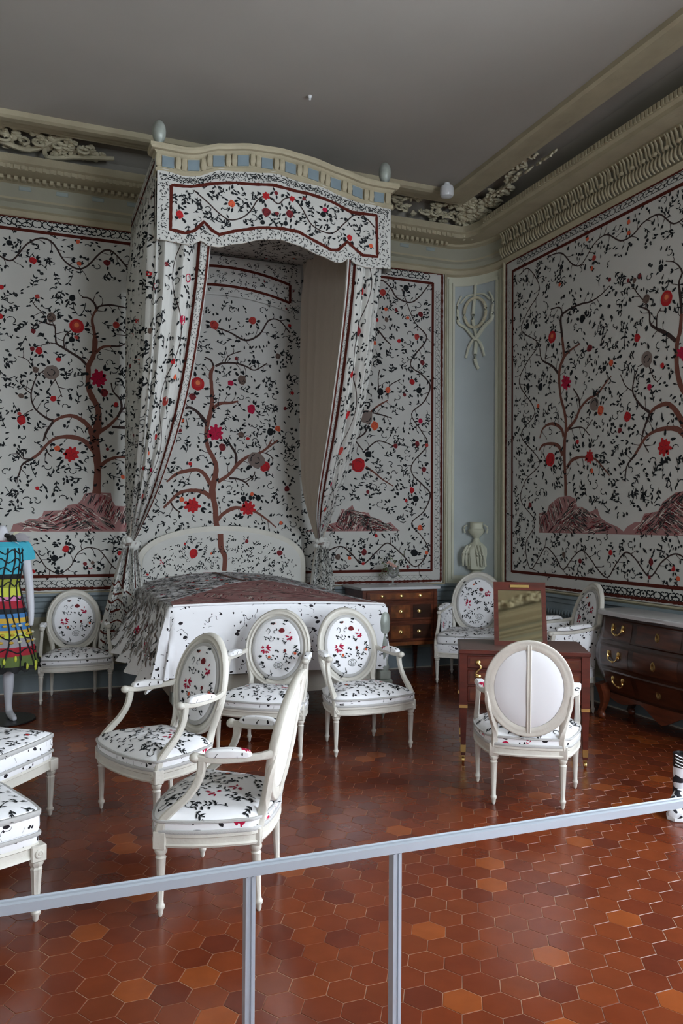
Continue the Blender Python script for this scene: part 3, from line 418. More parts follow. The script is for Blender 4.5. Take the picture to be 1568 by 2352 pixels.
def make_floor():
    R = random.Random(5); r = .0755; W = r*math.sqrt(3)
    fv, ff, fm, cols = [], [], [], []
    fv += [(XL, YF, -.0018), (XR+.05, YF, -.0018), (XR+.05, YB+.05, -.0018), (XL, YB+.05, -.0018)]; ff.append((0, 1, 2, 3)); fm.append(1); cols.append((1, 1, 1))
    tones = [(112, 50, 24), (106, 46, 23), (116, 53, 25), (103, 44, 23), (111, 48, 23), (136, 68, 30), (96, 41, 24), (110, 50, 25)]
    tones = [lin(t) for t in tones]
    k0 = int((XL-1.387)/(1.5*r))-1; k1 = int((XR-1.387)/(1.5*r))+1
    for k in range(k0, k1+1):
        cx = 1.387+k*1.5*r; off = 0 if k % 2 == 0 else W/2
        n0 = int((YF-2.645)/W)-1; n1 = int((YB-2.645)/W)+1
        for n in range(n0, n1+1):
            cy = 2.645+n*W+off
            if cx < XL or cx > XR or cy > YB or cy < YF: continue
            g = R.uniform(.0006, .0015); t = tones[5] if R.random() < .05 else R.choice(tones[:5]+tones[6:])
            s = R.uniform(.96, 1.04); c = tuple(v*s for v in t)
            tx, ty = R.gauss(0, .0018), R.gauss(0, .0018)
            o = len(fv)
            for q in range(2):
                for i in range(6):
                    a = pi/3*i; rad_ = r-g-(.0016 if q else 0)
                    x, y = rad_*cos(a), rad_*sin(a)
                    fv.append((cx+x, cy+y, (-.0006+tx*x+ty*y) if q else -.0020))
            ff.append(tuple(o+6+i for i in range(6))); fm.append(0); cols.append(c)
            for i in range(6):
                j = (i+1) % 6; ff.append((o+i, o+j, o+6+j, o+6+i)); fm.append(0); cols.append(c)
    me = bpy.data.meshes.new('floor'); me.from_pydata(fv, [], ff)
    me.materials.append(terra); me.materials.append(grout); me.polygons.foreach_set('material_index', fm)
    ca = me.color_attributes.new('tone', 'FLOAT_COLOR', 'CORNER'); buf = []
    for p in me.polygons:
        for _ in p.loop_indices: buf.extend((*cols[p.index], 1))
    ca.data.foreach_set('color', buf); me.update()
    o = bpy.data.objects.new('floor', me); COL.objects.link(o); o['kind'] = 'structure'
make_floor()

def simple_wall(name, quads, m, th=None):
    mb = MB()
    for q in quads: mb.box(*q, m)
    return struct(mb, name, smooth=False)
simple_wall('wall_back', [(XL, 4.5, YB, YB+.15, -.05, 5.3)], wall_p)
mb = MB(); NA = 12
mb.add([(*corner(i/NA), z) for z in (-.05, 5.3) for i in range(NA+1)], [(i, i+1, NA+1+i+1, NA+1+i) for i in range(NA)], niche_f)
struct(mb, 'wall_corner')
WR = [(.2, 1.7), (2.1, 3.4)]       # windows in the right wall (y ranges), out of the picture
q = []; ys = [YF]+[v for w in WR for v in w]+[7.6]
for i in range(0, len(ys), 2): q.append((XR, XR+.3, ys[i], ys[i+1], -.05, 5.3))
for a, b_ in WR: q += [(XR, XR+.3, a, b_, -.05, .5), (XR, XR+.3, a, b_, 3.6, 5.3)]
simple_wall('wall_right', q, wall_p)
simple_wall('wall_left', [(XL-.15, XL, YF, YB+.15, -.05, 5.3)], wall_p)
WF = [(-2.3, -1.1), (2.6, 4.2)]
q = []; xs = [XL]+[v for w in WF for v in w]+[XR]
for i in range(0, len(xs), 2): q.append((xs[i], xs[i+1], YF-.3, YF, -.05, 5.3))
for a, b_ in WF: q += [(a, b_, YF-.3, YF, -.05, .5), (a, b_, YF-.3, YF, 3.6, 5.3)]
simple_wall('wall_front', q, wall_p)
glass = bpy.data.materials.new('window_glass'); glass.use_nodes = True
g = glass.node_tree.nodes['Principled BSDF']; g.inputs['Roughness'].default_value = 0; g.inputs['Transmission Weight'].default_value = 1
def window(n, a, b_, wall, power, col=(.82, .91, 1.)):
    r = empty('window_%d' % n); r['kind'] = 'structure'
    fr = MB(); gl = MB()
    def bx(u0, u1, z0, z1, d0, d1, mb, m):
        if wall == 'front': mb.box(u0, u1, YF-d1, YF-d0, z0, z1, m)
        else: mb.box(XR+d0, XR+d1, u0, u1, z0, z1, m)
    for u0, u1, z0, z1 in ((a, a+.07, .5, 3.6), (b_-.07, b_, .5, 3.6), (a, b_, .5, .6), (a, b_, 3.5, 3.6), ((a+b_)/2-.04, (a+b_)/2+.04, .5, 3.6)): bx(u0, u1, z0, z1, .1, .16, fr, paintg)
    for k in range(1, 5): z = .55+k*.6; bx(a, b_, z-.015, z+.015, .11, .15, fr, paintg)
    bx(a, b_, .5, 3.6, .27, .275, gl, glass)
    f = fr.build('window_frame', r, smooth=False); gl.build('window_pane', r, smooth=False)
    ld = bpy.data.lights.new('window_daylight', 'AREA'); ld.shape = 'RECTANGLE'; ld.size = b_-a-.02; ld.size_y = 3.08; ld.energy = power; ld.color = col; ld.spread = rad(150)
    lo = bpy.data.objects.new('window_daylight', ld); COL.objects.link(lo)
    if wall == 'front': lo.location = ((a+b_)/2, YF-.24, 2.05); lo.rotation_euler = (rad(82), 0, 0)
    else: lo.location = (XR+.24, (a+b_)/2, 2.05); lo.rotation_euler = (rad(82), 0, rad(90))
P_FRONT, P_RIGHT = 240, 300
window(1, *WF[0], 'front', P_FRONT*.22); window(2, *WF[1], 'front', P_FRONT)
window(3, *WR[0], 'right', P_RIGHT); window(4, *WR[1], 'right', P_RIGHT*.5)

# ceiling and entablature
mb = MB()
e = .83; pl = wall_run(e)
mb.add([(x, y, ZC) for x, y in pl]+[(XL, YF, ZC)], [tuple(range(len(pl)+1))], ceil_p)
struct(mb, 'ceiling', smooth=False)
PROF = [(0, 4.46), (.03, 4.48), (.05, 4.52), (.03, 4.55), (.03, 4.60), (.06, 4.62), (.06, 4.64), (.045, 4.645), (.045, 4.77), (.09, 4.785), (.09, 4.81), (.20, 4.815), (.27, 4.82), (.27, 4.86), (.30, 4.875), (.30, 4.945), (.27, 4.95), (.04, 4.95),
        (.02, 5.0), (.07, 5.10), (.2, 5.18), (.35, 5.21), (.515, 5.21), (.515, 5.08), (.575, 5.085), (.60, 5.062), (.70, 5.055), (.72, 5.035), (.80, 5.03), (.83, 5.045), (.83, 5.10)]
def mk(k):
    e0, z0 = PROF[k]
    if k < 17: return wall_p if k in (7, 3, 4) else wall_c
    if k < 22: return cove_p
    return wall_c
run_profile(PROF, mk, 'trim_1')
# carved dentils, frieze blocks and acanthus fringe of the entablature
mb = MB(); R = random.Random(3)
x = XL+.05
while x < 4.45:
    mb.box(x, x+.035, YB-.145, YB-.08, 4.775, 4.812, wall_c, .004)
    mb.box(x, x+.03, YB-.285, YB-.262, 4.822, 4.858, wall_c); x += .062
x = -.75; i = 0
while x < 4.4:
    mb.box(x, x+.11, YB-.052, YB-.03, 4.715, 4.755, blue_p, .004); x += .33
struct(mb, 'trim_2')
mb = MB(); y = 7.5
while y > 3.2:
    X = XR-.05
    lean = R.uniform(-.012, .012)
    mb.sweep([(X-.005, y, 4.655), (X-.03, y+lean, 4.70), (X-.035, y+lean*1.5, 4.745), (X-.062, y+lean, 4.785)], [.016, .022, .024, .012], [.010, .014, .014, .01], wall_c, side=(0, 1, 0), res=2)
    mb.sweep([(X-.01, y+.016, 4.53), (X-.04, y+.016+lean, 4.565), (X-.045, y+.016, 4.615), (X-.03, y+.016, 4.645)], [.010, .026, .024, .014], [.008, .014, .014, .01], wall_c, side=(0, 1, 0), res=2)
    if int(y*1000/44) % 3 == 0: mb.ell((X-.075, y, 4.655), (.014, .035, .018), wall_c, 7, 4)
    mb.box(XR-.315, XR-.29, y, y+.026, 4.885, 4.935, wall_c)
    y -= .044
struct(mb, 'trim_3')
# stucco foliage in the cove: rounded corner cluster, garland and left relief
def leafy(mb, c, s, R, m=stucco):
    for i in range(3):
        a = R.random()*6.3
        rot = Matrix.Rotation(R.uniform(-.9, .9), 3, 'X') @ Matrix.Rotation(a, 3, 'Z')
        mb.ell((c[0]+R.uniform(-.5, .5)*s, c[1]+R.uniform(-.5, .5)*s, c[2]+R.uniform(-.3, .3)*s), (s*R.uniform(.5, .75), s*R.uniform(.3, .45), s*R.uniform(.22, .34)), m, 7, 4, rot)
def curl(mb, c, r, ax1, ax2, R, w=.018):
    a0 = R.random()*6; pts = []
    for k in range(9):
        a = a0+k*.75; rr = r*(1-k*.1); pts.append(tuple(c[i]+ax1[i]*rr*cos(a)+ax2[i]*rr*sin(a) for i in range(3)))
    mb.sweep(pts, [w*(1.2-.1*k) for k in range(9)], w, stucco, res=2)
mb = MB(); R = random.Random(11)
for i in range(150):
    t = R.random(); e = R.uniform(.18, .5); x, y = corner(t, e); z = 4.97+.20*min(1, (e-.1)/.35)+R.uniform(-.01, .02)
    leafy(mb, (x, y, z), .075, R)
for i in range(26):
    t = R.uniform(.3, .7); x, y = corner(t, .22); leafy(mb, (x, y, R.uniform(4.84, 4.98)), .06, R)
for i in range(60):      # garland along the right wall, thinning away from the corner
    u = R.random()**1.5; y = 7.55-u*1.35; e = .24+u*.22+R.uniform(-.07, .07)*(1-u*.6); leafy(mb, (XR-e, y, 5.02+.16*min(1, (e-.1)/.35)), .065*(1-.4*u), R)
for i in range(70):      # and along the back wall to the canopy
    x = R.uniform(2.9, 4.5); e = R.uniform(.16, .40); leafy(mb, (x, YB-e, 4.99+.18*min(1, (e-.1)/.35)), .058, R)
for i in range(22):
    x = R.uniform(2.9, 4.5); curl(mb, (x, YB-.3, 5.04), .06, (1, 0, 0), (0, .5, .8), R)
for i in range(14):
    y = R.uniform(6.2, 7.5); curl(mb, (XR-.33, y, 5.10), .055, (0, 1, 0), (.6, 0, .7), R)
struct(mb, 'trim_4')
mb = MB(); R = random.Random(21)
for i in range(90):
    u = R.random(); x = -.9+u*1.55; hgt = (1-abs(u-.55)*1.3); e = .22+R.random()*.24*hgt
    leafy(mb, (x, YB-e, 4.98+.19*min(1, (e-.1)/.35)), .06*(.6+.5*hgt), R)
mb.sweep([(-.9, YB-.34, 5.12), (-.3, YB-.30, 5.05), (0, YB-.26, 5.02), (.25, YB-.38, 5.12), (.35, YB-.46, 5.10)], .035, .04, stucco)
mb.sweep([(-.2, YB-.44, 5.14), (.1, YB-.36, 5.12), (.15, YB-.22, 5.0), (.4, YB-.24, 5.03), (.75, YB-.28, 5.06)], .04, .035, stucco)
for i in range(10): curl(mb, (R.uniform(-.5, .5), YB-.35, 5.06), .07, (1, 0, 0), (0, .5, .8), R, .022)
struct(mb, 'trim_5')

# dado below the hangings, with rail and baseboard
run_profile([(0, .93), (.045, .925), (.05, .90), (.03, .885), (.03, .85), (.02, .84), (.02, .79), (.045, .78), (.045, .75), (.012, .735), (.012, .70)], lambda k: dado_p, 'trim_6')
run_profile([(.012, .70), (.012, .24), (.02, .22)], lambda k: wall_p, 'trim_7')
run_profile([(.02, .22), (.035, .20), (.035, .17), (.05, .155), (.05, .012), (.058, .01), (.058, 0)], lambda k: dado_p if k < 4 else paintg, 'baseboard_back')
mb = MB()     # small carved fringe on the dado moulding
y = 7.4
while y > 4.0: mb.sweep([(XR-.05, y, .775), (XR-.06, y-.008, .745), (XR-.04, y, .715)], [.018, .022, .008], .012, dado_p, res=2, side=(0, 1, 0)); y -= .045
x = XL+.1
while x < .8: mb.box(x, x+.05, YB-.053, YB-.04, .752, .778, dado_p); x += .075
struct(mb, 'trim_8')
# pilaster panel on the rounded corner: frame, blue field, wreath and torch reliefs
mb = MB()
def cpatch(t0, t1, z0, z1, e, m, n=8):
    mb.add([(*corner(t0+(t1-t0)*i/n, e), z) for z in (z0, z1) for i in range(n+1)], [(i, i+1, n+2+i, n+1+i) for i in range(n)], m)
cpatch(.13, .87, 1.02, 4.36, .004, niche_p)
for t0, t1, z0, z1 in ((.10, .14, 1.0, 4.38), (.86, .90, 1.0, 4.38), (.10, .90, 4.35, 4.39), (.10, .90, .98, 1.02), (.02, .05, .95, 4.44), (.95, .98, .95, 4.44)):
    cpatch(t0, t1, z0, z1, .016, niche_f)
    for t in (t0, t1):
        mb.add([(*corner(t, .0), z0), (*corner(t, .016), z0), (*corner(t, .016), z1), (*corner(t, .0), z1)], [(0, 1, 2, 3)], niche_f)
struct(mb, 'trim_9')
mb = MB(); R = random.Random(8)
def C(t, z, e=.02): return (*corner(t, e), z)
mb.sweep([C(.5+.19*cos(a), 4.03+.17*sin(a), .03) for a in [2*pi*i/14 for i in range(14)]], .03, .03, stucco, closed=True, res=2)
for a in [2*pi*i/16 for i in range(16)]: leafy(mb, C(.5+.19*cos(a), 4.03+.17*sin(a), .035), .022, R, niche_f)
mb.sweep([C(.5, 4.36), C(.49, 4.22), C(.46, 3.95), C(.52, 3.75), C(.5, 3.5), C(.56, 3.38)], [.014, .03, .04, .05, .05, .01], .03, niche_f)
for s_ in (-1, 1):
    mb.sweep([C(.5, 4.24), C(.5+s_*.14, 4.23), C(.5+s_*.26, 4.15)], [.012, .022, .01], .02, niche_f)
    mb.sweep([C(.5, 3.72), C(.5+s_*.16, 3.86), C(.5+s_*.30, 3.93), C(.5+s_*.30, 4.08)], [.05, .05, .03, .012], .03, niche_f)
    mb.sweep([C(.5, 3.75), C(.5+s_*.10, 3.66), C(.5+s_*.16, 3.52)], [.04, .035, .01], .025, niche_f)
    mb.sweep([C(.5+s_*.28, 3.95), C(.5+s_*.32, 4.12), C(.5+s_*.24, 4.24)], [.02, .02, .01], .02, niche_f)
struct(mb, 'trim_10')
mb = MB(); cx, cy = corner(.54, .03)
q = [(.030, 1.0), (.055, 1.02), (.06, 1.06), (.05, 1.08), (.10, 1.10), (.115, 1.2), (.13, 1.28), (.125, 1.34), (.085, 1.38), (.045, 1.41), (.03, 1.45), (.05, 1.48), (.085, 1.505), (.10, 1.54), (.078, 1.56), (.075, 1.62), (.088, 1.635)]
mb.lathe([(r, z) for r, z in q], (cx, cy, 0), niche_f, 14, flute=(1.08, 1.36))
for s_ in (-1, 1):
    mb.sweep([C(.54+s_*.16, 1.60, .05), C(.54+s_*.22, 1.57, .05), C(.54+s_*.2, 1.51, .05)], .015, .015, niche_f)
    for k in range(3): mb.sweep([C(.54+s_*.07*k, 1.37, .11), C(.54+s_*(.09+.07*k), 1.28, .13), C(.54+s_*(.08+.08*k), 1.14, .10)], [.02, .04, .02], .03, niche_f)
struct(mb, 'trim_11')

# ------------------------------------------------------------------ printed hangings
def not_in(pr): return lambda x, y: all(not inside((x, y), m) for m in getattr(pr, 'blocks', []))
def panel(name, u0, u1, z0, z1, f, data, vines, seed, label, extra, lace_l=True):
    root = empty(name, f(u0, z0, 0)); 
    off = Vector(f(u0, z0, 0))
    g = lambda u, v, h: tuple(Vector(f(u, v, h))-off)
    P = Print(seed)
    for d in data: load(P, d)
    for d in vines: load(P, dict(strokes=d['strokes'], flowers=d['flowers']))
    B = .13
    for (a0, b0, a1, b1) in ((u0+.03, z1-.03, u1-.03, z1-.03), (u0+.03, z0+.03, u1-.03, z0+.03), (u0+.03, z0+.03, u0+.03, z1-.03), (u1-.03, z0+.03, u1-.03, z1-.03)):
        k = max(2, int(math.hypot(a1-a0, b1-b0)/.02)); P.ribbon([(a0+(a1-a0)*i/k, b0+(b1-b0)*i/k, .026) for i in range(k+1)], 'braid', 5, False, False, jag=.25)
    for (a0, b0, a1, b1) in ((u0+.15, z1-.15, u1-.15, z1-.15), (u0+.15, z0+.15, u1-.15, z0+.15), (u0+.15, z0+.14, u0+.15, z1-.14), (u1-.15, z0+.14, u1-.15, z1-.14)):
        P.ribbon([(a0, b0, .03), (a1, b1, .03)], 'braid', 5, False, False)
    extra(P)
    ni = not_in(P)
    F0 = u0+.17; F1 = u1-.17
    bd = lambda x, y: F0+.02 < x < F1-.02 and z0+.19 < y < z1-.19 and ni(x, y)
    bt = z1-.19-.34; bb = z0+.19+.36; bl = F0+.34; br_ = F1-.34
    band = lambda x, y: bd(x, y) and (y > bt or y < bb or x < bl or x > br_)
    field = lambda x, y: bd(x, y) and (bl+.05 < x < br_-.05) and (bb+.05 < y < bt-.14+.05*sin(x*9))
    area = (u1-u0)*(z1-z0)
    P.fill(field, u0, u1, z0, z1, int(area*700), .040, 1.65)
    P.fill(band, u0, u1, z0, z1, int(area*800), .034, 1.5)
    mb = MB(); P.emit(mb, g)
    mb.add([g(u0+.005, z0+.005, .0006), g(u1-.005, z0+.005, .0006), g(u1-.005, z1-.005, .0006), g(u0+.005, z1-.005, .0006)], [(0, 1, 2, 3)], pm('paper'))
    mb.build('printed_cloth', root, smooth=False)
    fr = MB()
    sec = [(0, 0), (0, .03), (.012, .034), (.02, .022), (.03, .012), (.03, 0)]
    ring = [(u0, z0, -1, -1), (u1, z0, 1, -1), (u1, z1, 1, 1), (u0, z1, -1, 1)]
    vs = []; n = len(sec)
    for u, z, su, sz in ring: vs += [g(u+su*a, z+sz*a, h-.012) for a, h in sec]
    fs = [((k*n+i), (k*n+(i+1) % n), (((k+1) % 4)*n+(i+1) % n), (((k+1) % 4)*n+i)) for k in range(4) for i in range(n)]
    fr.add(vs, fs, wall_c); fr.build('frame', root, smooth=False)
    tag(root, label, 'wall hanging')
def ex_back(P):
    for z in (4.425,): P.lace(-1.5, z, 4.30, z, .09, 1., .010, .5)
    P.lace(-1.5, 1.01, 1.0, 1.01, .085, 1., .006, .5); P.lace(1.0, 1.0, 4.3, 1.0, .08, 1., .0025, .5); P.lace(4.37, 1.1, 4.37, 4.3, .08, 1., .0035, .4)
def ex_right(P):
    P.lace(7.3, 4.425, 4.0, 4.425, .07, 1, .006, .5); P.lace(6.0, 1.03, 4.0, 1.03, .08, 1, .011, .5); P.lace(7.45, 1.1, 7.45, 4.3, .06, 1, .002, .5)
lf = D['left']
panel('wall_hanging', -1.7, 4.45, .935, 4.505, lambda u, v, h: (u, YB-.018-h, v), [lf, D['right']], [D['vine'], D['vine2']], 4,
      'wide printed tree of life hanging on the back wall, behind the canopied bed', ex_back)
panel('wall_hanging', 3.75, 7.53, .955, 4.50, lambda u, v, h: (XR-.018-h, u, v), [D['rw']], [], 9,
      'printed hanging with two tall red brown trees on the right wall above the dark commode', ex_right)
# ------------------------------------------------------------------ bed canopy hung from the wall and ceiling
def interp(T, x):
    for (a, va), (b_, vb) in zip(T, T[1:]):
        if x <= b_: 
            t = max(0, (x-a)/(b_-a)); t = t*t*(3-2*t)*.5+t*.5; return va+(vb-va)*t
    return T[-1][1]
CX0, CX1, CY0 = .95, 2.985, 6.45
ZT = [(.89, 4.61), (1.15, 4.605), (1.24, 4.615), (1.43, 4.685), (1.70, 4.732), (1.96, 4.74), (2.22, 4.715), (2.50, 4.66), (2.72, 4.618), (2.80, 4.61), (3.05, 4.615)]
VB = [(.95, 3.85), (1.21, 3.842), (1.31, 3.892), (1.35, 3.856), (1.44, 3.851), (1.60, 3.903), (1.80, 3.965), (1.97, 3.985), (2.13, 3.965), (2.31, 3.900), (2.47, 3.858), (2.53, 3.866), (2.59, 3.915), (2.65, 3.866), (2.74, 3.848), (2.985, 3.87)]
canopy = empty('bed_canopy', (0, 0, 0))
tag(canopy, 'tall bed canopy with arched cream cornice, printed valance and tied-back curtains', 'bed canopy')
mb = MB()
st = [(CX0, CY0+.12, -1, 0), (CX0, CY0+.06, -1, 0), (CX0, CY0, -1, -1)]
n = 30
for i in range(1, n): st.append((CX0+(CX1-CX0)*i/n, CY0, 0, -1))
st += [(CX1, CY0, 1, -1), (CX1, CY0+.06, 1, 0), (CX1, CY0+.12, 1, 0)]
prof = [(-.06, -.215), (.012, -.215), (.022, -.205), (.018, -.185), (.006, -.178), (.006, -.075), (.022, -.062), (.03, -.05), (.055, -.045), (.065, -.028), (.065, -.004), (.05, 0), (-.06, 0)]
rings = [[(x+nx*d, y+ny*d, interp(ZT, x)+dz) for d, dz in prof] for x, y, nx, ny in st]
mb.loft(rings, wall_c, caps=True)
cor = mb.build('cornice', canopy, angle=30)
mb = MB()
for i in range(10):
    x = 1.03+i*.2045; z = interp(ZT, x)-.127; s = (interp(ZT, x+.03)-interp(ZT, x-.03))/.06
    mb.add([(x-.047, CY0-.0145, z-.043-.047*s), (x+.047, CY0-.0145, z-.043+.047*s), (x+.047, CY0-.0145, z+.043+.047*s), (x-.047, CY0-.0145, z+.043-.047*s),
            (x-.047, CY0-.004, z-.043-.047*s), (x+.047, CY0-.004, z-.043+.047*s), (x+.047, CY0-.004, z+.043+.047*s), (x-.047, CY0-.004, z+.043-.047*s)],
           [(0, 1, 2, 3), (0, 4, 5, 1), (1, 5, 6, 2), (2, 6, 7, 3), (3, 7, 4, 0)], mat('pale_blue_paint', (120, 136, 144), .6, vary=.1, vscale=9))
    for sx in (-1, 1):   # little carved brackets between the blue fields
        xx = x+sx*.078; mb.sweep([(xx, CY0-.012, z-.04+.078*sx*s), (xx, CY0-.03, z-.01+.078*sx*s), (xx, CY0-.022, z+.045+.078*sx*s)], [.03, .045, .035], [.012, .018, .02], wall_c, side=(1, 0, 0), res=2)
mb.build('painted_frieze', cor)
for x, y in ((CX0+.015, CY0+.05), (CX1-.03, CY0+.05)):
    mb = MB()
    mb.lathe([(.030, 0), (.026, .012), (.016, .024), (.020, .038), (.042, .06), (.054, .10), (.056, .135), (.051, .17), (.036, .20), (.016, .218), (.004, .222)], (x, y, 4.612), silvered, 16)
    mb.lathe([(.035, -.012), (.035, .012), (.022, .03), (.012, .03)], (x, y, 4.612), wall_c, 14)
    mb.build('finial', canopy)
# front valance
def hang(name, f, P, nu, nv, base, parent, thick=.012, flip=False):
    mb = MB(); mb.grid(lambda u, v: f(u, v, 0), nu, nv, base, flip)
    o = mb.build(name, parent)
    if P:
        m2 = MB(); P.emit(m2, lambda a, b_, h: f(a, b_, h, True))
    return o, (m2 if P else None)
P = Print(31)
vb = D['val']
br = [(*p, .026) for p in vb['braid']]
tot = []
for i in range(len(br)):
    a = br[i]; b_ = br[(i+1) % len(br)]; k = max(2, int(math.hypot(a[0]-b_[0], a[1]-b_[1])/.03))
    tot += [(a[0]+(b_[0]-a[0])*t/k, a[1]+(b_[1]-a[1])*t/k, .026) for t in range(k)]
tot.append(tot[0]); P.ribbon(tot, 'braid', 5, False, True, jag=.15)
P.ribbon([(p[0], p[1], .011) for p in vb['vine']], 'branch', 1)
for x, y, r, k in vb['fl']: P.flower(x, y, r, k)
bp_ = vb['braid']
P.fill(lambda x, y: inside((x, y), bp_), .95, 2.98, 3.85, 4.6, 1800, .022, 1.3)
R = P.r
for i in range(34):
    x0 = .97+i*.0588; x1 = x0+.0588; P.lace(x0, interp(ZT, x0)-.252, x1, interp(ZT, x1)-.252, .045, 1., .006, .6)
for i in range(5200):      # small lace marks of the border
    x = R.uniform(.965, 2.97); y = R.uniform(3.84, 4.52)
    if inside((x, y), bp_) or y < interp(VB, x)+.008 or y > interp(ZT, x)-.222: continue
    if not P.free(x, y, .006): continue
    P.mark(x, y, .006); a = R.random()*6; P.leaf(x, y, a, R.uniform(.018, .028), .008, 'ink2' if R.random() < .5 else 'ink', 2)
mb = MB()
def fv(x, z, h=0.): return (x, CY0-.012-h-.008*sin(x*14), z)
mb.grid(lambda u, v: fv(CX0-.005+(CX1-CX0+.01)*u, interp(VB, CX0+(CX1-CX0)*u)*(1-v)+(interp(ZT, CX0+(CX1-CX0)*u)-.19)*v), 70, 6, pm('paper'))
mb.grid(lambda u, v: fv(CX0-.005+(CX1-CX0+.01)*u, interp(VB, CX0+(CX1-CX0)*u)*(1-v)+(interp(ZT, CX0+(CX1-CX0)*u)-.19)*v, -.012), 70, 6, lining, True)
P.emit(mb, fv); mb.build('front_valance', canopy)
# side valances, ceiling cloth and back valance
def sidecloth(x, nx, nm, seed):
    P = Print(seed); mb = MB()
    def f(y, z, h=0.): return (x+nx*h, y, z)
    lo = lambda y: 3.84+.06*abs(sin((y-6.45)*pi/.825))
    mb.grid(lambda u, v: f(CY0+1.66*u, lo(CY0+1.66*u)*(1-v)+4.60*v), 30, 4, pm('paper'))
    for zz in (4.28, 4.5): P.ribbon([(6.52, zz, .026), (8.05, zz, .026)], 'braid', 5, False)
    P.ribbon([(6.50+i*.05, lo(6.50+i*.05)+.11, .026) for i in range(32)], 'braid', 5, False)
    P.ribbon([(6.52, 3.96, .026), (6.52, 4.28, .026)], 'braid', 5, False); P.ribbon([(8.05, 3.96, .026), (8.05, 4.28, .026)], 'braid', 5, False)
    P.fill(lambda a, c: lo(a)+.02 < c < 4.57, CY0+.03, 8.07, 3.86, 4.57, 1300, .018, .8)
    P.emit(mb, f); mb.emit = None; mb.build(nm, canopy)
sidecloth(CX0-.012, -1, 'side_valance', 5); sidecloth(CX1+.012, 1, 'side_valance', 6)
P = Print(41); mb = MB()
fi = lambda y, z, h=0.: (CX1-.03-h, y, z)
mb.grid(lambda u, v: fi(CY0+.03+1.6*u, 3.90+.06*abs(sin(u*2*pi))+(.42-.06*abs(sin(u*2*pi)))*v), 24, 2, pm('paper'))
P.ribbon([(6.55+i*.1, 3.99+.06*abs(sin((i*.1)/1.6*2*pi)), .024) for i in range(16)], 'braid', 5, False)
P.ribbon([(6.55, 4.22, .024), (8.0, 4.22, .024)], 'braid', 5, False)
P.fill(lambda a, c: True, 6.5, 8.05, 4.0, 4.3, 500, .02, .8)
P.emit(mb, fi); mb.build('inner_valance', canopy)
P = Print(42); mb = MB()
ft = lambda x, y, h=0.: (x, y, 4.33-h+.03*cos((x-1.97)*1.6))
mb.grid(lambda u, v: ft(CX0+.02+(CX1-CX0-.04)*u, CY0+.02+1.66*v), 20, 8, pm('paper'))
P.fill(lambda a, c: True, 1.0, 2.95, 6.5, 8.08, 1500, .024, 1.1)
for x, y, r in ((1.7, 6.8, .06), (2.2, 7.2, .05), (1.4, 7.5, .05), (2.5, 6.9, .04)): P.flower(x, y, r, 'red')
P.ribbon([(1.1, 7.2, .01), (1.5, 6.9, .01), (1.9, 7.3, .01), (2.3, 6.9, .01), (2.7, 7.3, .01)], 'branch', 1)
P.emit(mb, ft); mb.build('ceiling_cloth', canopy)
# back cloth with its tree
P = Print(43); load(P, D['bed']); mb = MB()
YBC = 8.045
fb = lambda x, z, h=0.: (x, YBC-h, z)
mb.grid(lambda u, v: fb(CX0+.03+(CX1-CX0-.30)*u, .95+3.38*v), 4, 4, pm('paper'))
P.fill(lambda a, c: 1.02 < a < 2.68 and 1.0 < c < 3.82, 1.0, 2.7, 1.0, 3.85, 3600, .036, 1.45)
P.emit(mb, fb); mb.build('back_cloth', canopy)
P = Print(44); mb = MB()
arc = lambda x: 3.86+.16*(1-((x-1.87)/.85)**2)
fb2 = lambda x, z, h=0.: (x, YBC-.03-h, z)
mb.grid(lambda u, v: (lambda x: fb2(x, (arc(x)-.1)*(1-v)+4.3*v))(1.0+1.68*u), 30, 2, pm('paper'))
P.ribbon([(1.02+i*.055, arc(1.02+i*.055), .028) for i in range(29)], 'braid', 5, False)
P.ribbon([(1.02+i*.055, arc(1.02+i*.055)+.19, .028) for i in range(29)], 'braid', 5, False)
P.ribbon([(2.56, arc(2.56)+.19, .028), (2.56, arc(2.56), .028)], 'braid', 5, False)
P.fill(lambda a, c: c > arc(a)-.08, 1.02, 2.66, 3.8, 4.28, 900, .018, .8)
P.emit(mb, fb2); mb.build('back_valance', canopy)
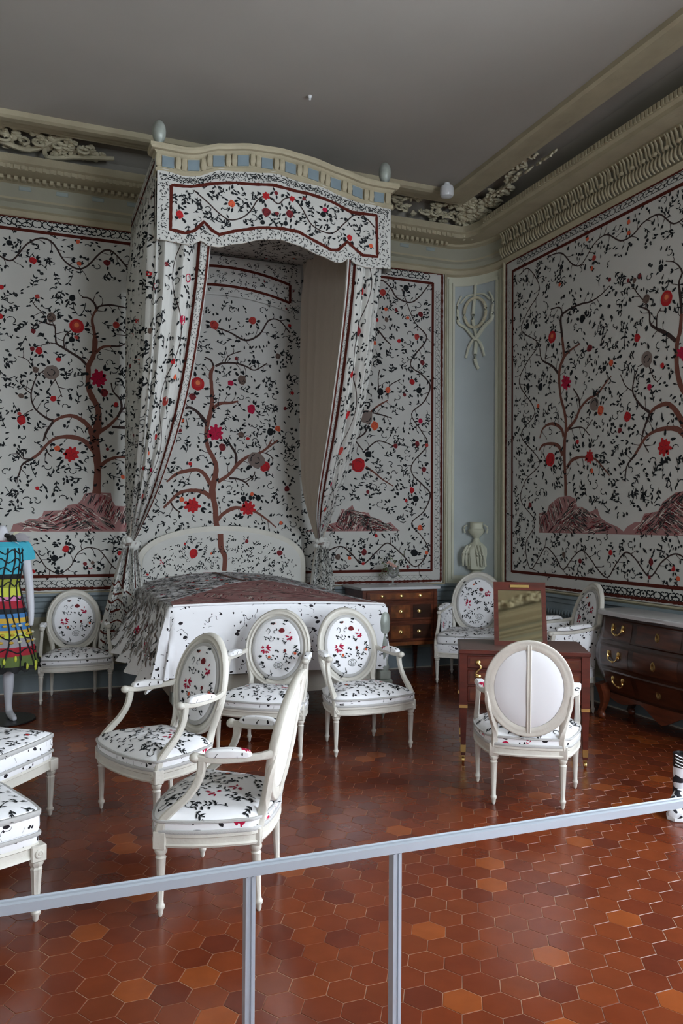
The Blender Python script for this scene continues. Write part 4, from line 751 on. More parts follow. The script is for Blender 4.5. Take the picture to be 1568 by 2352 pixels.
# curtains
def curtain(side):
    if side == 'left':
        wall = [(.94, 8.04, 4.35), (.93, 8.04, 3.5), (.925, 8.03, 2.7), (.92, 8.0, 2.0), (.915, 7.86, 1.42)]
        corn = [(.955, 6.48, 4.35), (.945, 6.52, 3.5), (.93, 6.70, 2.7), (.925, 7.15, 2.0), (.915, 7.78, 1.42)]
        edge = [(1.42, 6.47, 4.35), (1.37, 6.53, 3.55), (1.27, 6.80, 2.65), (1.10, 7.2, 1.90), (.955, 7.72, 1.42)]
        A1, A2 = 1.55, .52
    else:
        wall = [(2.70, 8.00, 4.35), (2.685, 8.0, 3.5), (2.68, 7.99, 2.7), (2.71, 7.97, 2.0), (2.84, 7.90, 1.42)]
        corn = [(2.95, 6.48, 4.35), (2.89, 6.50, 3.6), (2.83, 6.64, 2.7), (2.80, 7.12, 1.95), (2.86, 7.82, 1.42)]
        edge = [(2.60, 6.47, 4.35), (2.575, 6.50, 3.6), (2.56, 6.80, 2.6), (2.60, 7.25, 1.80), (2.80, 7.74, 1.42)]
        A1, A2 = 1.55, .46
    Wc, Cc, Ec = catm(wall, 12), catm(corn, 12), catm(edge, 12)
    def at(c, v):
        k = v*(len(c)-1); i = min(int(k), len(c)-2); t = k-i
        return Vector([c[i][j]+(c[i+1][j]-c[i][j])*t for j in range(3)])
    Lz = 2.93
    def pos(a, v):
        """a = metres along the curtain from the wall, v = 0 top .. 1 tie"""
        w, c, e = at(Wc, v), at(Cc, v), at(Ec, v)
        if a < A1: p = w.lerp(c, a/A1)
        else: p = c.lerp(e, (a-A1)/A2)
        k = min(1, max(0, (a-A1+.10)/.16)); sd = Vector((-1 if side == 'left' else 1, 0, 0))
        nrm = (sd*(1-k)+Vector((0, -1, 0))*k).normalized()      # turned smoothly round the front corner
        amp = .055*min(1, v*6+.25)*(1-v)**.5
        ph = a*2*pi*5.6
        fold = sin(ph)+.35*sin(ph*2.1+1)
        amp *= 1-.45*k
        return p+nrm*amp*fold, nrm
    def f(a, z, h=0.):
        v = min(max(z/Lz, 0), 1); e = .004
        p, nr = pos(a, v); p1, _ = pos(a+e, v); p2, _ = pos(a, min(1, v+e))
        n_ = (p1-p).cross(p2-p)
        if n_.length > 1e-9:
            n_.normalize()
            if n_.dot(nr) < 0: n_ = -n_
        else: n_ = nr
        return tuple(p+n_*h)
    root = empty('curtain', parent_loc) if False else None
    mb = MB(); A = A1+A2
    mb.grid(lambda u, v: f(A*u, Lz*v), 150, 36, pm('paper'), side == 'left')
    P = Print(51 if side == 'left' else 52)
    for da, w_ in ((.03, .020), (.115, .022)):
        P.ribbon([(A-da*(1-.0*z), z*Lz/40, w_) for z in range(41)], 'braid', 5, False, False, jag=.1)
    R = P.r
    for i in range(1500):
        a, z = A-R.uniform(.04, .105), R.uniform(.4, Lz)
        if P.free(a, z, .005): P.mark(a, z, .006); P.leaf(a, z, R.random()*6, .014, .006, 'ink2', 2)
    P.ribbon([(A-.28+.07*sin(i*.55), i*.075, .008) for i in range(39)], 'branch', 1)
    for i in range(9):
        P.flower(A-.28+R.uniform(-.09, .09), .4+i*.28, R.uniform(.02, .036), R.choice(['red', 'mar', 'starred', 'red', 'dull', 'crim']))
    for i in range(16): P.flower(R.uniform(.1, A-.5), R.uniform(.3, 2.7), R.uniform(.016, .03), R.choice(['red', 'mar', 'crim', 'brn']))
    P.fill(lambda a, z: True, .02, A-.13, .1, Lz*.97, 3600, .033, 1.3)
    P.emit(mb, f)
    o = mb.build('curtain', canopy)
    l = MB(); l.grid(lambda u, v: f(A*u, Lz*v, -.012), 150, 36, lining, side != 'left')
    l.build('curtain_lining', o)
    return f
curtain('left'); curtain('right')
# tie knots and the tails below them
def tail(side):
    mb = MB(); P = Print(61)
    if side == 'left': c0, zb, sx, yb = (.93, 7.80), .36, -1, 7.78
    else: c0, zb, sx, yb = (2.845, 7.80), .9, 1, 7.86
    H = 1.40-zb
    def f(a, v, h=0.):       # a 0..1 across, v metres down
        t = v/H; w = .10+(.36 if side == 'left' else .16)*min(1, t*1.25)**.8
        x = c0[0]+(a-.5)*w+(-.055*t if side == 'left' else .02*t)
        y = c0[1]-.10*sin(pi*a)*(.5+.5*t)-.035*sin(a*22)*(1-.3*t)-.02-h
        return (x, y, 1.40-v-(.12*(a) if side == 'left' else 0)*t)
    mb.grid(lambda u, v: f(u, v*H), 40, 20, pm('paper'))
    mb.grid(lambda u, v: f(u, v*H, -.02), 40, 20, lining, True)
    g = lambda a, v, h: f(a, v, h)
    if side == 'left':
        for a, v0, v1 in ((.30, 0, .40), (.72, .02, .38)): P.ribbon([(a, v0+(v1-v0)*i/8, .05) for i in range(9)], 'braid', 5, False, False)
        for v0, a0, a1 in ((.36, .0, .30), (.44, .02, .70), (.52, 0, .42), (.60, .0, .6), (.70, .05, .5), (.80, 0, .45), (.88, .02, .5), (.96, .0, .5)):
            P.ribbon([(a0+(a1-a0)*i/10, v0+.02*sin(i*.8), .016) for i in range(11)], 'braid', 5, False, False, jag=.4)
    R = P.r
    for i in range(700):
        a, v = R.uniform(.03, .97), R.uniform(.02, H*.97); P.leaf(a, v, 1.57+R.uniform(-.5, .5), .02, .02, R.choice(['ink', 'ink2']), 2)
    P.emit(mb, g)
    mb.build('curtain_tail', canopy)
    k = MB(); x, y = c0; R = random.Random(4)
    for i in range(9):
        a = i*2*pi/9; k.ell((x+.045*cos(a), y-.04+.03*sin(a), 1.405+.03*sin(a*2)), (.05, .035, .035), pm('paper'), 8, 5, Matrix.Rotation(a, 3, 'Y'))
    k.sweep([(x+.05*cos(a), y-.04+.05*sin(a), 1.40) for a in [i*pi/4 for i in range(8)]], .02, .03, pm('gb'), closed=True)
    k.build('tieback', canopy)
tail('left'); tail('right')

# ------------------------------------------------------------------ bed
bed = empty('bed', (0, 0, 0))
tag(bed, 'painted bed with an arched headboard standing under the printed canopy', 'bed')
BX0, BX1, BY0, BY1 = 1.02, 2.76, 6.05, 7.98
mb = MB()
hx, hw = 1.87, .83
arcp = [(hx-hw, 7.985, .2), (hx-hw, 7.985, .8), (hx-hw, 7.985, 1.14)]+[(hx+hw*math.cos(pi-a), 7.985, 1.18+.36*sin(a)**.85) for a in [pi*i/16 for i in range(1, 16)]]+[(hx+hw, 7.985, 1.14), (hx+hw, 7.985, .8), (hx+hw, 7.985, .2)]
mb.sweep(arcp, .07, .05, paintg, side=(0, 0, 1) if False else None, up=(0, -1, 0), sec=[(-.5, -.4), (-.35, -.5), (-.2, -.32), (.2, -.32), (.35, -.5), (.5, -.4), (.5, .5), (-.5, .5)], res=2)
mb.build('headboard', bed)
mb = MB()
pts = [(hx+(hw-.02)*math.cos(pi-a), 1.18+.345*sin(a)**.85) for a in [pi*i/24 for i in range(25)]]
P = Print(71)
def fh(x, z, h=0.): return (x, 7.955-h, z)
mb.add([fh(x, .8) for x, z in (pts[0], pts[-1])]+[fh(x, z) for x, z in pts[::-1]], [tuple(range(27))], pm('paper'))
for c, q in D['bed']['strokes'][:1]: P.ribbon([p for p in q if p[1] < 1.53], 'trunk', 1)
for x, z, r, k in ((1.56, 1.30, .05, 'red'), (2.45, 1.30, .03, 'mar'), (1.25, 1.22, .03, 'thin'), (2.1, 1.42, .02, 'mar')): P.flower(x, z, r, k)
P.fill(lambda x, z: ((x-hx)/(hw-.07))**2+max(0, (z-1.16)/.31)**2 < 1, 1.0, 2.7, 1.0, 1.52, 900, .022, .9)
P.emit(mb, fh); mb.build('headboard_cushion', bed)
mb = MB(); mb.box(BX0+.03, BX1-.03, BY0+.02, BY0+.06, .27, .44, paintg, .006); mb.box(BX0+.03, BX1-.03, BY0+.012, BY0+.02, .27, .31, paintg)
mb.box(BX0+.02, BX0+.06, BY0+.06, BY1-.02, .27, .42, paintg, .006); mb.box(BX1-.06, BX1-.02, BY0+.06, BY1-.02, .27, .42, paintg, .006)
mb.build('bed_rail', bed)
for x, y in ((BX0+.08, BY0+.08), (BX1+.0, BY0+.0)):
    mb = MB()
    mb.lathe([(.004, 0), (.02, .05), (.03, .20), (.05, .22), (.05, .235)], (x, y, 0), silvered, 12)
    mb.box(x-.062, x+.062, y-.062, y+.062, .235, .33, silvered, .008); mb.box(x-.05, x+.05, y-.05, y+.05, .33, .40, silvered, .006)
    mb.lathe([(.045, .40), (.052, .43), (.040, .46), (.050, .52), (.055, .60), (.046, .66), (.038, .70), (.052, .73), (.056, .80), (.047, .86), (.03, .89), (.012, .90)], (x, y, 0), silvered, 14, flute=(.46, .7))
    mb.build('bed_post', bed)
mb = MB(); mb.box(BX0+.06, BX1-.06, BY0+.08, BY1-.04, .44, .90, whitec, .05); mb.build('mattress', bed)
BEDF = printed_fabric('bedspread_print', (236, 235, 238), (44, 40, 44), (178, 30, 66), .62, .95)
cov = MB()
DF, DL, DR = .56, .62, .14
def topz(x, y):
    u = (x-BX0)/(BX1-BX0); v = (y-BY0)/(BY1-BY0)
    u = min(max(u, 0), 1); v = min(max(v, 0), 1)
    return .945+.035*(1-u)+.13*sin(min(1, v*1.15)*pi*.5)*(sin(pi*u)**.55)*(.35+.65*v)+.02*sin(pi*u)
def cover(s, t, h=0.):
    x = min(max(s, BX0-.012), BX1+.012); y = max(t, BY0-.02)
    ds = max(BX0-.012-s, 0)+max(s-BX1-.012, 0); dt = max(BY0-.02-t, 0)
    ds *= 1 if s > BX1 else 1; z = topz(x, y)
    d = math.hypot(ds, dt) if ds and dt else ds+dt
    if d == 0: return (x, y, z+h)
    nx, ny = (-ds if s < BX0 else ds)/d, -dt/d
    left = s < BX0
    f = sin(t*19+.5*sin(t*7)) if ds else sin(s*9)
    out = .012+((.10+.32*min(1, max(0, (t-BY0)/1.8)))*d*d/.4 if left and ds else .03*d)+(.045 if left and ds else .018)*min(1, d*4)*f*(ds > 0) + .006*f*min(1, d*4)
    if left and dt: out *= .4
    zz = z-min(d, .57 if dt else .9)*.98
    r = min(1, d/.03)
    return (x+nx*(out*r+h), y+ny*(out*r+h), zz+h*(1-r))
NS, NT = 96, 90
def cgrid(u, v):
    s = BX0-DL+(BX1+DR-BX0+DL)*u; t = BY0-DF+(BY1-.03-BY0+DF)*v
    k = max(0, min(1, (BX0-s)/DL))
    if s < BX0: s = BX0-(BX0-s)*(1.08-.30*min(1, max(0, (t-BY0)/1.9)))
    return cover(s, t)
cov.grid(cgrid, NS, NT, BEDF)
P = Print(81)
bm = [(1.03, 6.06), (1.06, 6.3), (1.16, 6.45), (1.30, 6.62), (1.45, 6.75), (1.62, 6.98), (1.78, 7.10), (1.95, 7.2), (2.10, 7.32), (2.25, 7.15), (2.40, 6.95), (2.5, 6.8), (2.62, 6.5), (2.70, 6.25), (2.73, 6.06)]
# the printed mound drawn as narrow strips so it follows the swelling of the bed
def ymax(x):
    for a, b_ in zip(bm, bm[1:]):
        if a[0] <= x <= b_[0] and b_[0] > a[0]: return a[1]+(b_[1]-a[1])*(x-a[0])/(b_[0]-a[0])
    return 6.06
NX = 60
for i in range(NX):
    xa, xb = 1.03+1.7*i/NX, 1.03+1.7*(i+1)/NX; ya, yb = ymax(xa), ymax(xb)
    for k in range(10):
        P.poly([(xa, 6.04+(ya-6.04)*k/10), (xb, 6.04+(yb-6.04)*k/10), (xb, 6.04+(yb-6.04)*(k+1)/10), (xa, 6.04+(ya-6.04)*(k+1)/10)], 'mound', 0)
P.hatch(bm, 750, .14, .008)
P.fill(lambda x, y: y > ymax(x)+.03, 1.05, 2.72, 6.1, 7.85, 2500, .03, 1.4)
P.ribbon([(1.75, 7.9, .05), (1.8, 7.5, .04), (1.9, 7.2, .04)], 'trunk', 1)
R = P.r
P.occ = {}
for i in range(3900):      # dense grey stem print on the top and the left fall
    x, y = R.uniform(BX0-.50, BX1-.03), R.uniform(BY0+.06, BY1-.08)
    if x > BX0+.02 and y < ymax(x)+.01: continue
    a = 1.35+R.uniform(-.5, .5) if x < BX0 else R.uniform(-.5, .5); L_ = R.uniform(.03, .09)
    c = R.choice(['gb', 'gry', 'gry', 'gb', 'ink2', 'gry'])
    if x > BX0 and R.random() < .35: continue
    if x < BX0: a = R.uniform(-.45, .45)
    P.ribbon([(x-cos(a)*L_/2, y-sin(a)*L_/2, .004), (x, y+R.uniform(-.008, .008), .010), (x+cos(a)*L_/2, y+sin(a)*L_/2, .004)], c, 2, True, False)
P.emit(cov, lambda x, y, h: cover(x, y, h+.004))
co = cov.build('bedspread', smooth=True, angle=60)
tag(co, 'printed white bedspread with a reddish brown mound, draped over the bed', 'bedspread')
mb = MB(); mb.sweep([cover(BX0+.01+(BX1-BX0-.02)*i/12, BY0-.021, .004) for i in range(13)], .016, .016, whitec, res=2)
mb.build('piping', co)

# ------------------------------------------------------------------ armchairs with oval backs
def closed(pts, res=5):
    n = len(pts); out = []
    for i in range(n):
        p0, p1, p2, p3 = pts[i-1], pts[i], pts[(i+1) % n], pts[(i+2) % n]
        for q in range(res):
            t = q/res; out.append(tuple(.5*(2*p1[k]+(p2[k]-p0[k])*t+(2*p0[k]-5*p1[k]+4*p2[k]-p3[k])*t*t+(3*p1[k]-p0[k]-3*p2[k]+p3[k])*t**3) for k in range(2)))
    return out
def chair_leg(x, y, parent, zt=.30, splay=(0, 0), rear=False, R=.026, name='leg'):
    mb = MB()
    prof = [(.006, 0), (.011, .012), (.012, .026), (.017, .034), (.018, .044), (.013, .052), (.0125, .07), (.021, .235), (.0225, .24), (.017, .248), (.022, .256), (.026, .263), (.026, .272), (.02, .278)]
    prof = [(r*R/.026, z*zt/.30) for r, z in prof]
    mb.lathe(prof, (0, 0, 0), paint, 16, flute=(.06, .237))
    hb = R*1.05
    mb.box(-hb, hb, -hb, hb, .277*zt/.30, .345*zt/.30+.005, paint, .004)
    if not rear: mb.lathe([(.018, 0), (.018, .004), (.012, .006), (.008, .003), (.005, .008), (0.001, .009)], (0, -hb, .315*zt/.3), paint, 12, axis='y')
    if splay != (0, 0):
        mb.v = [(vx+splay[0]*(.28-vz)*(vz < .28), vy+splay[1]*(.28-vz)*(vz < .28), vz) for vx, vy, vz in mb.v]
    return mb.build(name, parent, loc=(x, y, 0))
def motif(P, x, y, s):
    """one repeat of the chair cloth: crimson sprays, outlined rose, brown bud, loose leaves"""
    for dx, dy, r in ((-.085, -.005, .030), (.092, .088, .024)):
        P.mark(x+dx*s, y+dy*s, .04*s)
        for i in range(14):
            a = P.r.random()*6.3; q = P.r.uniform(.1, .85)*r*s; P.leaf(x+dx*s+q*cos(a), y+dy*s+q*sin(a), a+P.r.uniform(-.6, .6), r*s*.8, r*s*.42, 'crim', 4)
    P.mark(x+.02*s, y-.12*s, .035*s)
    for k, r in enumerate((.032, .020, .010)): P.ribbon([(x+.02*s+r*s*cos(t*.8+k)*1.1, y-.12*s+r*s*sin(t*.8+k)*.8, .003) for t in range(8)], 'ink2', 2, True, False)
    P.blob(x+.03*s, y+.13*s, .017*s, 'mar', 8, .2, 3, 1.3); P.mark(x+.03*s, y+.13*s, .02*s)
    P.ribbon([(x-.09*s, y+.12*s, .003), (x-.075*s, y+.14*s, .004), (x-.06*s, y+.125*s, .004), (x-.07*s, y+.10*s, .003)], 'ink2', 2, True, False)
    P.leaf(x-.03*s, y-.19*s, 1.9, .04*s, .008, 'ink2'); P.leaf(x-.05*s, y+.17*s, .4, .03*s, .016*s, 'orange')
def top_print(mb, outline, levels, seed, dense=1., red=3):
    """cloth print following the domed top of a seat: levels are (z, inset) of the dome"""
    cx = sum(p[0] for p in outline)/len(outline); cy = sum(p[1] for p in outline)/len(outline)
    A = sorted((math.atan2(p[1]-cy, p[0]-cx), math.hypot(p[0]-cx, p[1]-cy)) for p in outline)
    T = sorted((i, z) for z, i in levels)
    def Rout(a):
        for (a0, r0), (a1, r1) in zip(A, A[1:]+[(A[0][0]+2*pi, A[0][1])]):
            if a0 <= a <= a1: return r0+(r1-r0)*(a-a0)/max(a1-a0, 1e-6)
        return A[0][1]
    def lin_(i):
        for (i0, z0), (i1, z1) in zip(T, T[1:]):
            if i <= i1: return z0+(z1-z0)*(i-i0)/max(i1-i0, 1e-6)
        return T[-1][1]
    def f(x, y, h):
        ro = Rout(math.atan2(y-cy, x-cx)); r = math.hypot(x-cx, y-cy)
        return (x, y, lin_(max(ro-r, T[0][0]))+h+.0006)
    P = Print(seed); R = P.r
    ok = lambda x, y: Rout(math.atan2(y-cy, x-cx))-math.hypot(x-cx, y-cy) > .035
    xs = [p[0] for p in outline]; ys = [p[1] for p in outline]
    for i in range(red):
        x, y = R.uniform(min(xs)*.6, max(xs)*.6), R.uniform(min(ys)*.6, max(ys)*.6)
        P.mark(x, y, .035)
        for k in range(8): a = R.random()*6.3; q = R.uniform(.1, .8)*.025; P.leaf(x+q*cos(a), y+q*sin(a), a, .022, .012, 'crim' if i % 2 == 0 else 'brn', 4)
    P.fill(ok, min(xs), max(xs), min(ys), max(ys), int(700*dense), .021, .85)
    P.emit(mb, f, .0003)
def oval_back(root, a, b, zc, y0, lean, ring=.056, fab=FAB, thick=.036, bar=True):
    """a, b = outer half width and half height; plane leans back by `lean`"""
    def pt(x, z, d=0.): return (x, y0+(z-(zc-b))*lean-.30*x*x+d, z)
    def ovl(k, i, n=48): 
        t = 2*pi*i/n; return (a-k)*cos(t)*(1-.05*sin(t)*-1 if False else 1), zc+(b-k)*sin(t)
    n = 48
    sec = [(0.0, .010), (.002, -.010), (.010, -.018), (.018, -.014), (.024, -.016), (.034, -.021), (.044, -.014), (ring, -.004), (ring, .010), (.044, .014), (.03, .017), (.018, .015), (.01, .019), (.003, .017)]
    mb = MB(); vs = []; fs = []; m = len(sec)
    for i in range(n):
        for k, d in sec:
            x, z = ovl(k, i); vs.append(pt(x, z, d))
    for i in range(n):
        for j in range(m):
            fs.append((i*m+j, i*m+(j+1) % m, ((i+1) % n)*m+(j+1) % m, ((i+1) % n)*m+j))
    mb.add(vs, fs, paint); frame = mb
    # front cushion
    pad = MB(); rings = []
    for q, (s, d) in enumerate(((1.0, .004), (.99, -.010), (.95, -.020), (.85, -.029), (.6, -.037), (.3, -.040), (.03, -.041))):
        rings.append([pt((a-ring+.002)*s*cos(2*pi*i/n), zc+(b-ring+.002)*s*sin(2*pi*i/n), d) for i in range(n)])
    pad.loft(rings, seatc)
    Tp = [(.03, -.041), (.3, -.040), (.6, -.037), (.85, -.029), (.95, -.020)]
    def fpad(x, z, h):
        s = math.hypot(x/(a-ring+.002), (z-zc)/(b-ring+.002)); d = Tp[-1][1]
        for (s0, d0), (s1, d1) in zip(Tp, Tp[1:]):
            if s <= s1: d = d0+(d1-d0)*max(0, s-s0)/(s1-s0); break
        return pt(x, z, d-h-.0012)
    PP = Print(int(a*1000)); kk = a/.248
    motif(PP, 0, zc, kk)
    PP.fill(lambda x, z: math.hypot(x/(a-ring-.028), (z-zc)/(b-ring-.028)) < .96, -a, a, zc-b, zc+b, 420, .022, .8*kk)
    PP.emit(pad, fpad, .0002)
    pip = MB(); k = ring+.011
    pip.sweep([pt((a-k)*cos(2*pi*i/n), zc+(b-k)*sin(2*pi*i/n), -.017) for i in range(n)], .026, .014, piping, closed=True, res=1, up=(0, -1, 0))
    bk = MB(); rings = []
    for s, d in ((1.0, -.002), (.98, .008), (.9, .014), (.6, .02), (.03, .022)):
        rings.append([pt((a-ring+.002)*s*cos(-2*pi*i/n), zc+(b-ring+.002)*s*sin(-2*pi*i/n), d) for i in range(n)])
    bk.loft(rings, whitec)
    br_ = None
    if bar:
        br_ = MB(); zz0, zz1 = zc-b+ring*.5, zc+b-ring*.5
        br_.sweep([pt(0, zz0, .012), pt(0, zc, .024), pt(0, zz1, .012)], .026, .016, paint, side=(1, 0, 0), sec=[(-.5, -.5), (-.5, .2), (-.3, .5), (-.15, .3), (.15, .3), (.3, .5), (.5, .2), (.5, -.5)])
    return frame, pad, pip, bk, br_, pt
SEAT = closed([(-.318, -.16), (-.30, -.225), (-.17, -.268), (0, -.282), (.17, -.268), (.30, -.225), (.318, -.16), (.305, -.03), (.262, .11), (.205, .2), (.0, .228), (-.205, .2), (-.262, .11), (-.305, -.03)], 4)
def make_armchair():
    root = empty('armchair')
    mb = MB()
    mb.prism(SEAT, [(.285, .012), (.287, .004), (.296, 0), (.302, .008), (.325, .008), (.33, 0), (.342, 0), (.346, .01), (.346, .05)], paint)
    mb.build('seat_frame', root)
    st_ = MB()
    st_.prism(SEAT, [(.344, .012), (.35, .008), (.385, .004), (.394, .008)], FAB)
    dome = [(.394, .008), (.400, .012), (.414, .030), (.428, .06), (.441, .10), (.450, .15), (.455, .20), (.457, .26)]
    st_.prism(SEAT, dome, seatc); top_print(st_, SEAT, dome, 5)
    so = st_.build('seat', root)
    p = MB()
    for z, ins, w in ((.350, .004, .016), (.392, .002, .012)):
        cx = 0; pts = [(x*(1-ins/.27), y*(1-ins/.27), z) for x, y in SEAT]
        p.sweep(pts, .012, w, piping, closed=True, res=1)
    p.build('piping', so)
    for s_ in (-1, 1): chair_leg(s_*.293, -.195, root)
    for s_ in (-1, 1): chair_leg(s_*.192, .175, root, splay=(0, .06), rear=True)
    frame, pad, pip, bk, br_, pt = oval_back(root, .248, .282, .683, .215, .20)
    for s_ in (-1, 1):     # stiles
        frame.sweep([(s_*.192, .178, .33), (s_*.186, .196, .39), (s_*.188, .212, .45), (s_*.205, .228, .52), (s_*.226, .246, .60), (s_*.233, .262, .66)], [.044, .036, .034, .034, .030, .012], [.044, .038, .036, .034, .030, .02], paint)
    frame.build('backrest_frame', root, angle=45)
    po = pad.build('backrest', root); pip.build('piping', po)
    plabel(bk.build('back_panel', root), 'plain white cloth back')
    br_.build('back_bar', root)
    for s_ in (-1, 1):
        m = MB()
        m.sweep([(s_*.232, .258, .664), (s_*.252, .20, .652), (s_*.272, .10, .642), (s_*.283, .02, .640), (s_*.286, -.05, .648)], [.026, .03, .034, .036, .034], [.034, .028, .026, .026, .028], paint)
        m.ell((s_*.287, -.058, .647), (.026, .024, .021), paint, 12, 8)
        m.sweep([(s_*.286, -.028, .635), (s_*.287, -.030, .60), (s_*.290, -.045, .55), (s_*.295, -.085, .49), (s_*.300, -.145, .435), (s_*.299, -.185, .39), (s_*.296, -.197, .34)], [.034, .030, .028, .030, .034, .038, .044], [.036, .034, .032, .032, .034, .038, .044], paint, up=(0, 1, 0))
        ao = m.build('arm', root)
        a = MB()
        a.sweep([(s_*.259, .165, .656), (s_*.262, .155, .664), (s_*.271, .10, .668), (s_*.279, .045, .667), (s_*.284, .0, .664), (s_*.2845, -.012, .656)], [.03, .044, .05, .05, .044, .03], [.012, .03, .038, .038, .03, .012], FAB, res=4)
        a.build('arm_pad', ao)
    return root
def children_of(o): return [c for c in bpy.data.objects if c.parent == o]
def dup(root, loc, rz, s=1.):
    r = root.copy(); COL.objects.link(r); r.location = loc; r.rotation_euler = (0, 0, rz); r.scale = (s, s, s)
    for ch in children_of(root):
        c = ch.copy(); COL.objects.link(c); c.parent = r
        for g in children_of(ch):
            d_ = g.copy(); COL.objects.link(d_); d_.parent = c
    return r
GR = 'armchairs with oval backs'
proto = make_armchair()
spots = [((2.787, 4.047), 147.3, 'cream oval-back armchair seen from behind, drawn up to the mahogany table'),
         ((.44, 7.71), 0, 'grey oval-back armchair against the back wall, beside the mannequin in a colourful dress'),
         ((.708, 4.498), -67.8, 'printed oval-back armchair turned left, behind the nearest armchair at the barrier'),
         ((1.609, 5.488), -33, 'printed armchair before the middle of the bed, partly hidden behind two others'),
         ((2.29, 5.38), 3, 'printed armchair facing us alone before the right corner of the bed'),
         ((.843, 3.495), -118.5, 'nearest armchair, seen from its side with white cloth back, just behind the barrier rail')]
for i, (p, a, lab) in enumerate(spots):
    if i == 0: c = proto; c.location = (*p, 0); c.rotation_euler = (0, 0, rad(a))
    else: c = dup(proto, (*p, 0), rad(a))
    tag(c, lab, 'armchair', GR)

m = MB(); m.sweep([(.05, -.255, .295), (.05, -.256, .27)], .006, .006, brass); m.box(.042, .058, -.259, -.255, .24, .272, whitec, .002); m.build('hanging_tag', c)

# ------------------------------------------------------------------ bergeres: wider, closed upholstered sides, loose cushion
BSEAT = closed([(-.375, -.25), (-.36, -.32), (-.2, -.35), (0, -.36), (.2, -.35), (.36, -.32), (.375, -.25), (.37, -.05), (.34, .15), (.29, .30), (.0, .34), (-.29, .30), (-.34, .15), (-.37, -.05)], 4)
def make_bergere():
    root = empty('upholstered_armchair')
    m = MB(); m.prism(BSEAT, [(.26, .012), (.265, 0), (.28, .006), (.30, .006), (.305, 0), (.315, .01)], paint); m.build('seat_frame', root)
    m = MB(); m.prism(BSEAT, [(.312, .01), (.32, .004), (.385, .004), (.392, .02), (.393, .10)], FAB); m.build('seat_base', root)
    m = MB(); C2 = [(x*.93, y*.95-.005) for x, y in BSEAT]
    m.prism(C2, [(.392, .02), (.398, .002), (.42, -.004), (.465, -.004), (.485, .004)], FAB)
    dome = [(.485, .004), (.498, .03), (.51, .08), (.518, .16), (.52, .26)]; m.prism(C2, dome, seatc); top_print(m, C2, dome, 6); so = m.build('seat_cushion', root)
    p = MB()
    for z in (.405, .48): p.sweep([(x*1.006, y*1.006, z) for x, y in C2], .012, .014, piping, closed=True, res=1)
    p.build('piping', so)
    for s_ in (-1, 1): chair_leg(s_*.35, -.30, root, zt=.27)
    for s_ in (-1, 1): chair_leg(s_*.27, .27, root, zt=.27, splay=(0, .06), rear=True)
    frame, pad, pip, bk, br_, pt = oval_back(root, .285, .335, .755, .30, .20, ring=.06)
    for s_ in (-1, 1):
        frame.sweep([(s_*.27, .275, .30), (s_*.255, .29, .40), (s_*.25, .31, .50), (s_*.262, .335, .60), (s_*.268, .35, .68)], [.045, .04, .036, .034, .016], [.045, .04, .036, .034, .02], paint)
    frame.build('backrest_frame', root, angle=45)
    po = pad.build('backrest', root); pip.build('piping', po); bk.build('back_panel', root); br_.build('back_bar', root)
    for s_ in (-1, 1):
        path = [(s_*.268, .345, .74), (s_*.30, .27, .725), (s_*.335, .14, .705), (s_*.35, .0, .695), (s_*.355, -.12, .695)]
        m = MB(); m.sweep(path, [.03, .034, .036, .038, .036], [.034, .028, .026, .026, .028], paint)
        m.ell((s_*.355, -.13, .692), (.027, .026, .022), paint, 12, 8)
        m.sweep([(s_*.355, -.105, .68), (s_*.356, -.12, .62), (s_*.362, -.18, .52), (s_*.366, -.26, .43), (s_*.362, -.30, .36), (s_*.355, -.302, .30)], [.034, .03, .03, .034, .038, .046], [.034, .032, .032, .034, .038, .046], paint, up=(0, 1, 0))
        ao = m.build('arm', root)
        a = MB(); a.sweep([(s_*.30, .25, .735), (s_*.312, .22, .75), (s_*.336, .11, .742), (s_*.347, .02, .732), (s_*.352, -.06, .728), (s_*.353, -.075, .715)], [.03, .048, .054, .054, .048, .03], [.012, .03, .04, .04, .03, .012], FAB); a.build('arm_pad', ao)
        pn = MB()
        low = [(s_*.285, .29), (s_*.325, .15), (s_*.345, 0), (s_*.352, -.12)]
        L_ = catm([(*q, .39) for q in low], 5); U_ = catm([(q[0], q[1]+.02, .70+(.03 if i == 0 else 0)) for i, q in enumerate(low)], 5)
        for sg, mt in ((1, FAB), (-1, FAB)):
            pn.grid(lambda u, v: tuple(L_[int(round(u*15))][k]*(1-v)+U_[int(round(u*15))][k]*v+(sg*s_*.010*(1+.8*sin(pi*v)) if k == 0 else 0) for k in range(3)), 15, 6, mt, sg > 0)
        pn.build('side_panel', root)
    return root
bg = make_bergere()
bg.location = (4.36, 7.27, 0); bg.rotation_euler = (0, 0, rad(-36))
tag(bg, 'wide upholstered armchair in the room corner beneath the pale blue panel', 'armchair', 'wide upholstered armchairs')
b2 = dup(bg, (4.33, 5.96, 0), rad(-104))
tag(b2, 'wide upholstered armchair facing left, between the small table and the dark commode', 'armchair', 'wide upholstered armchairs')

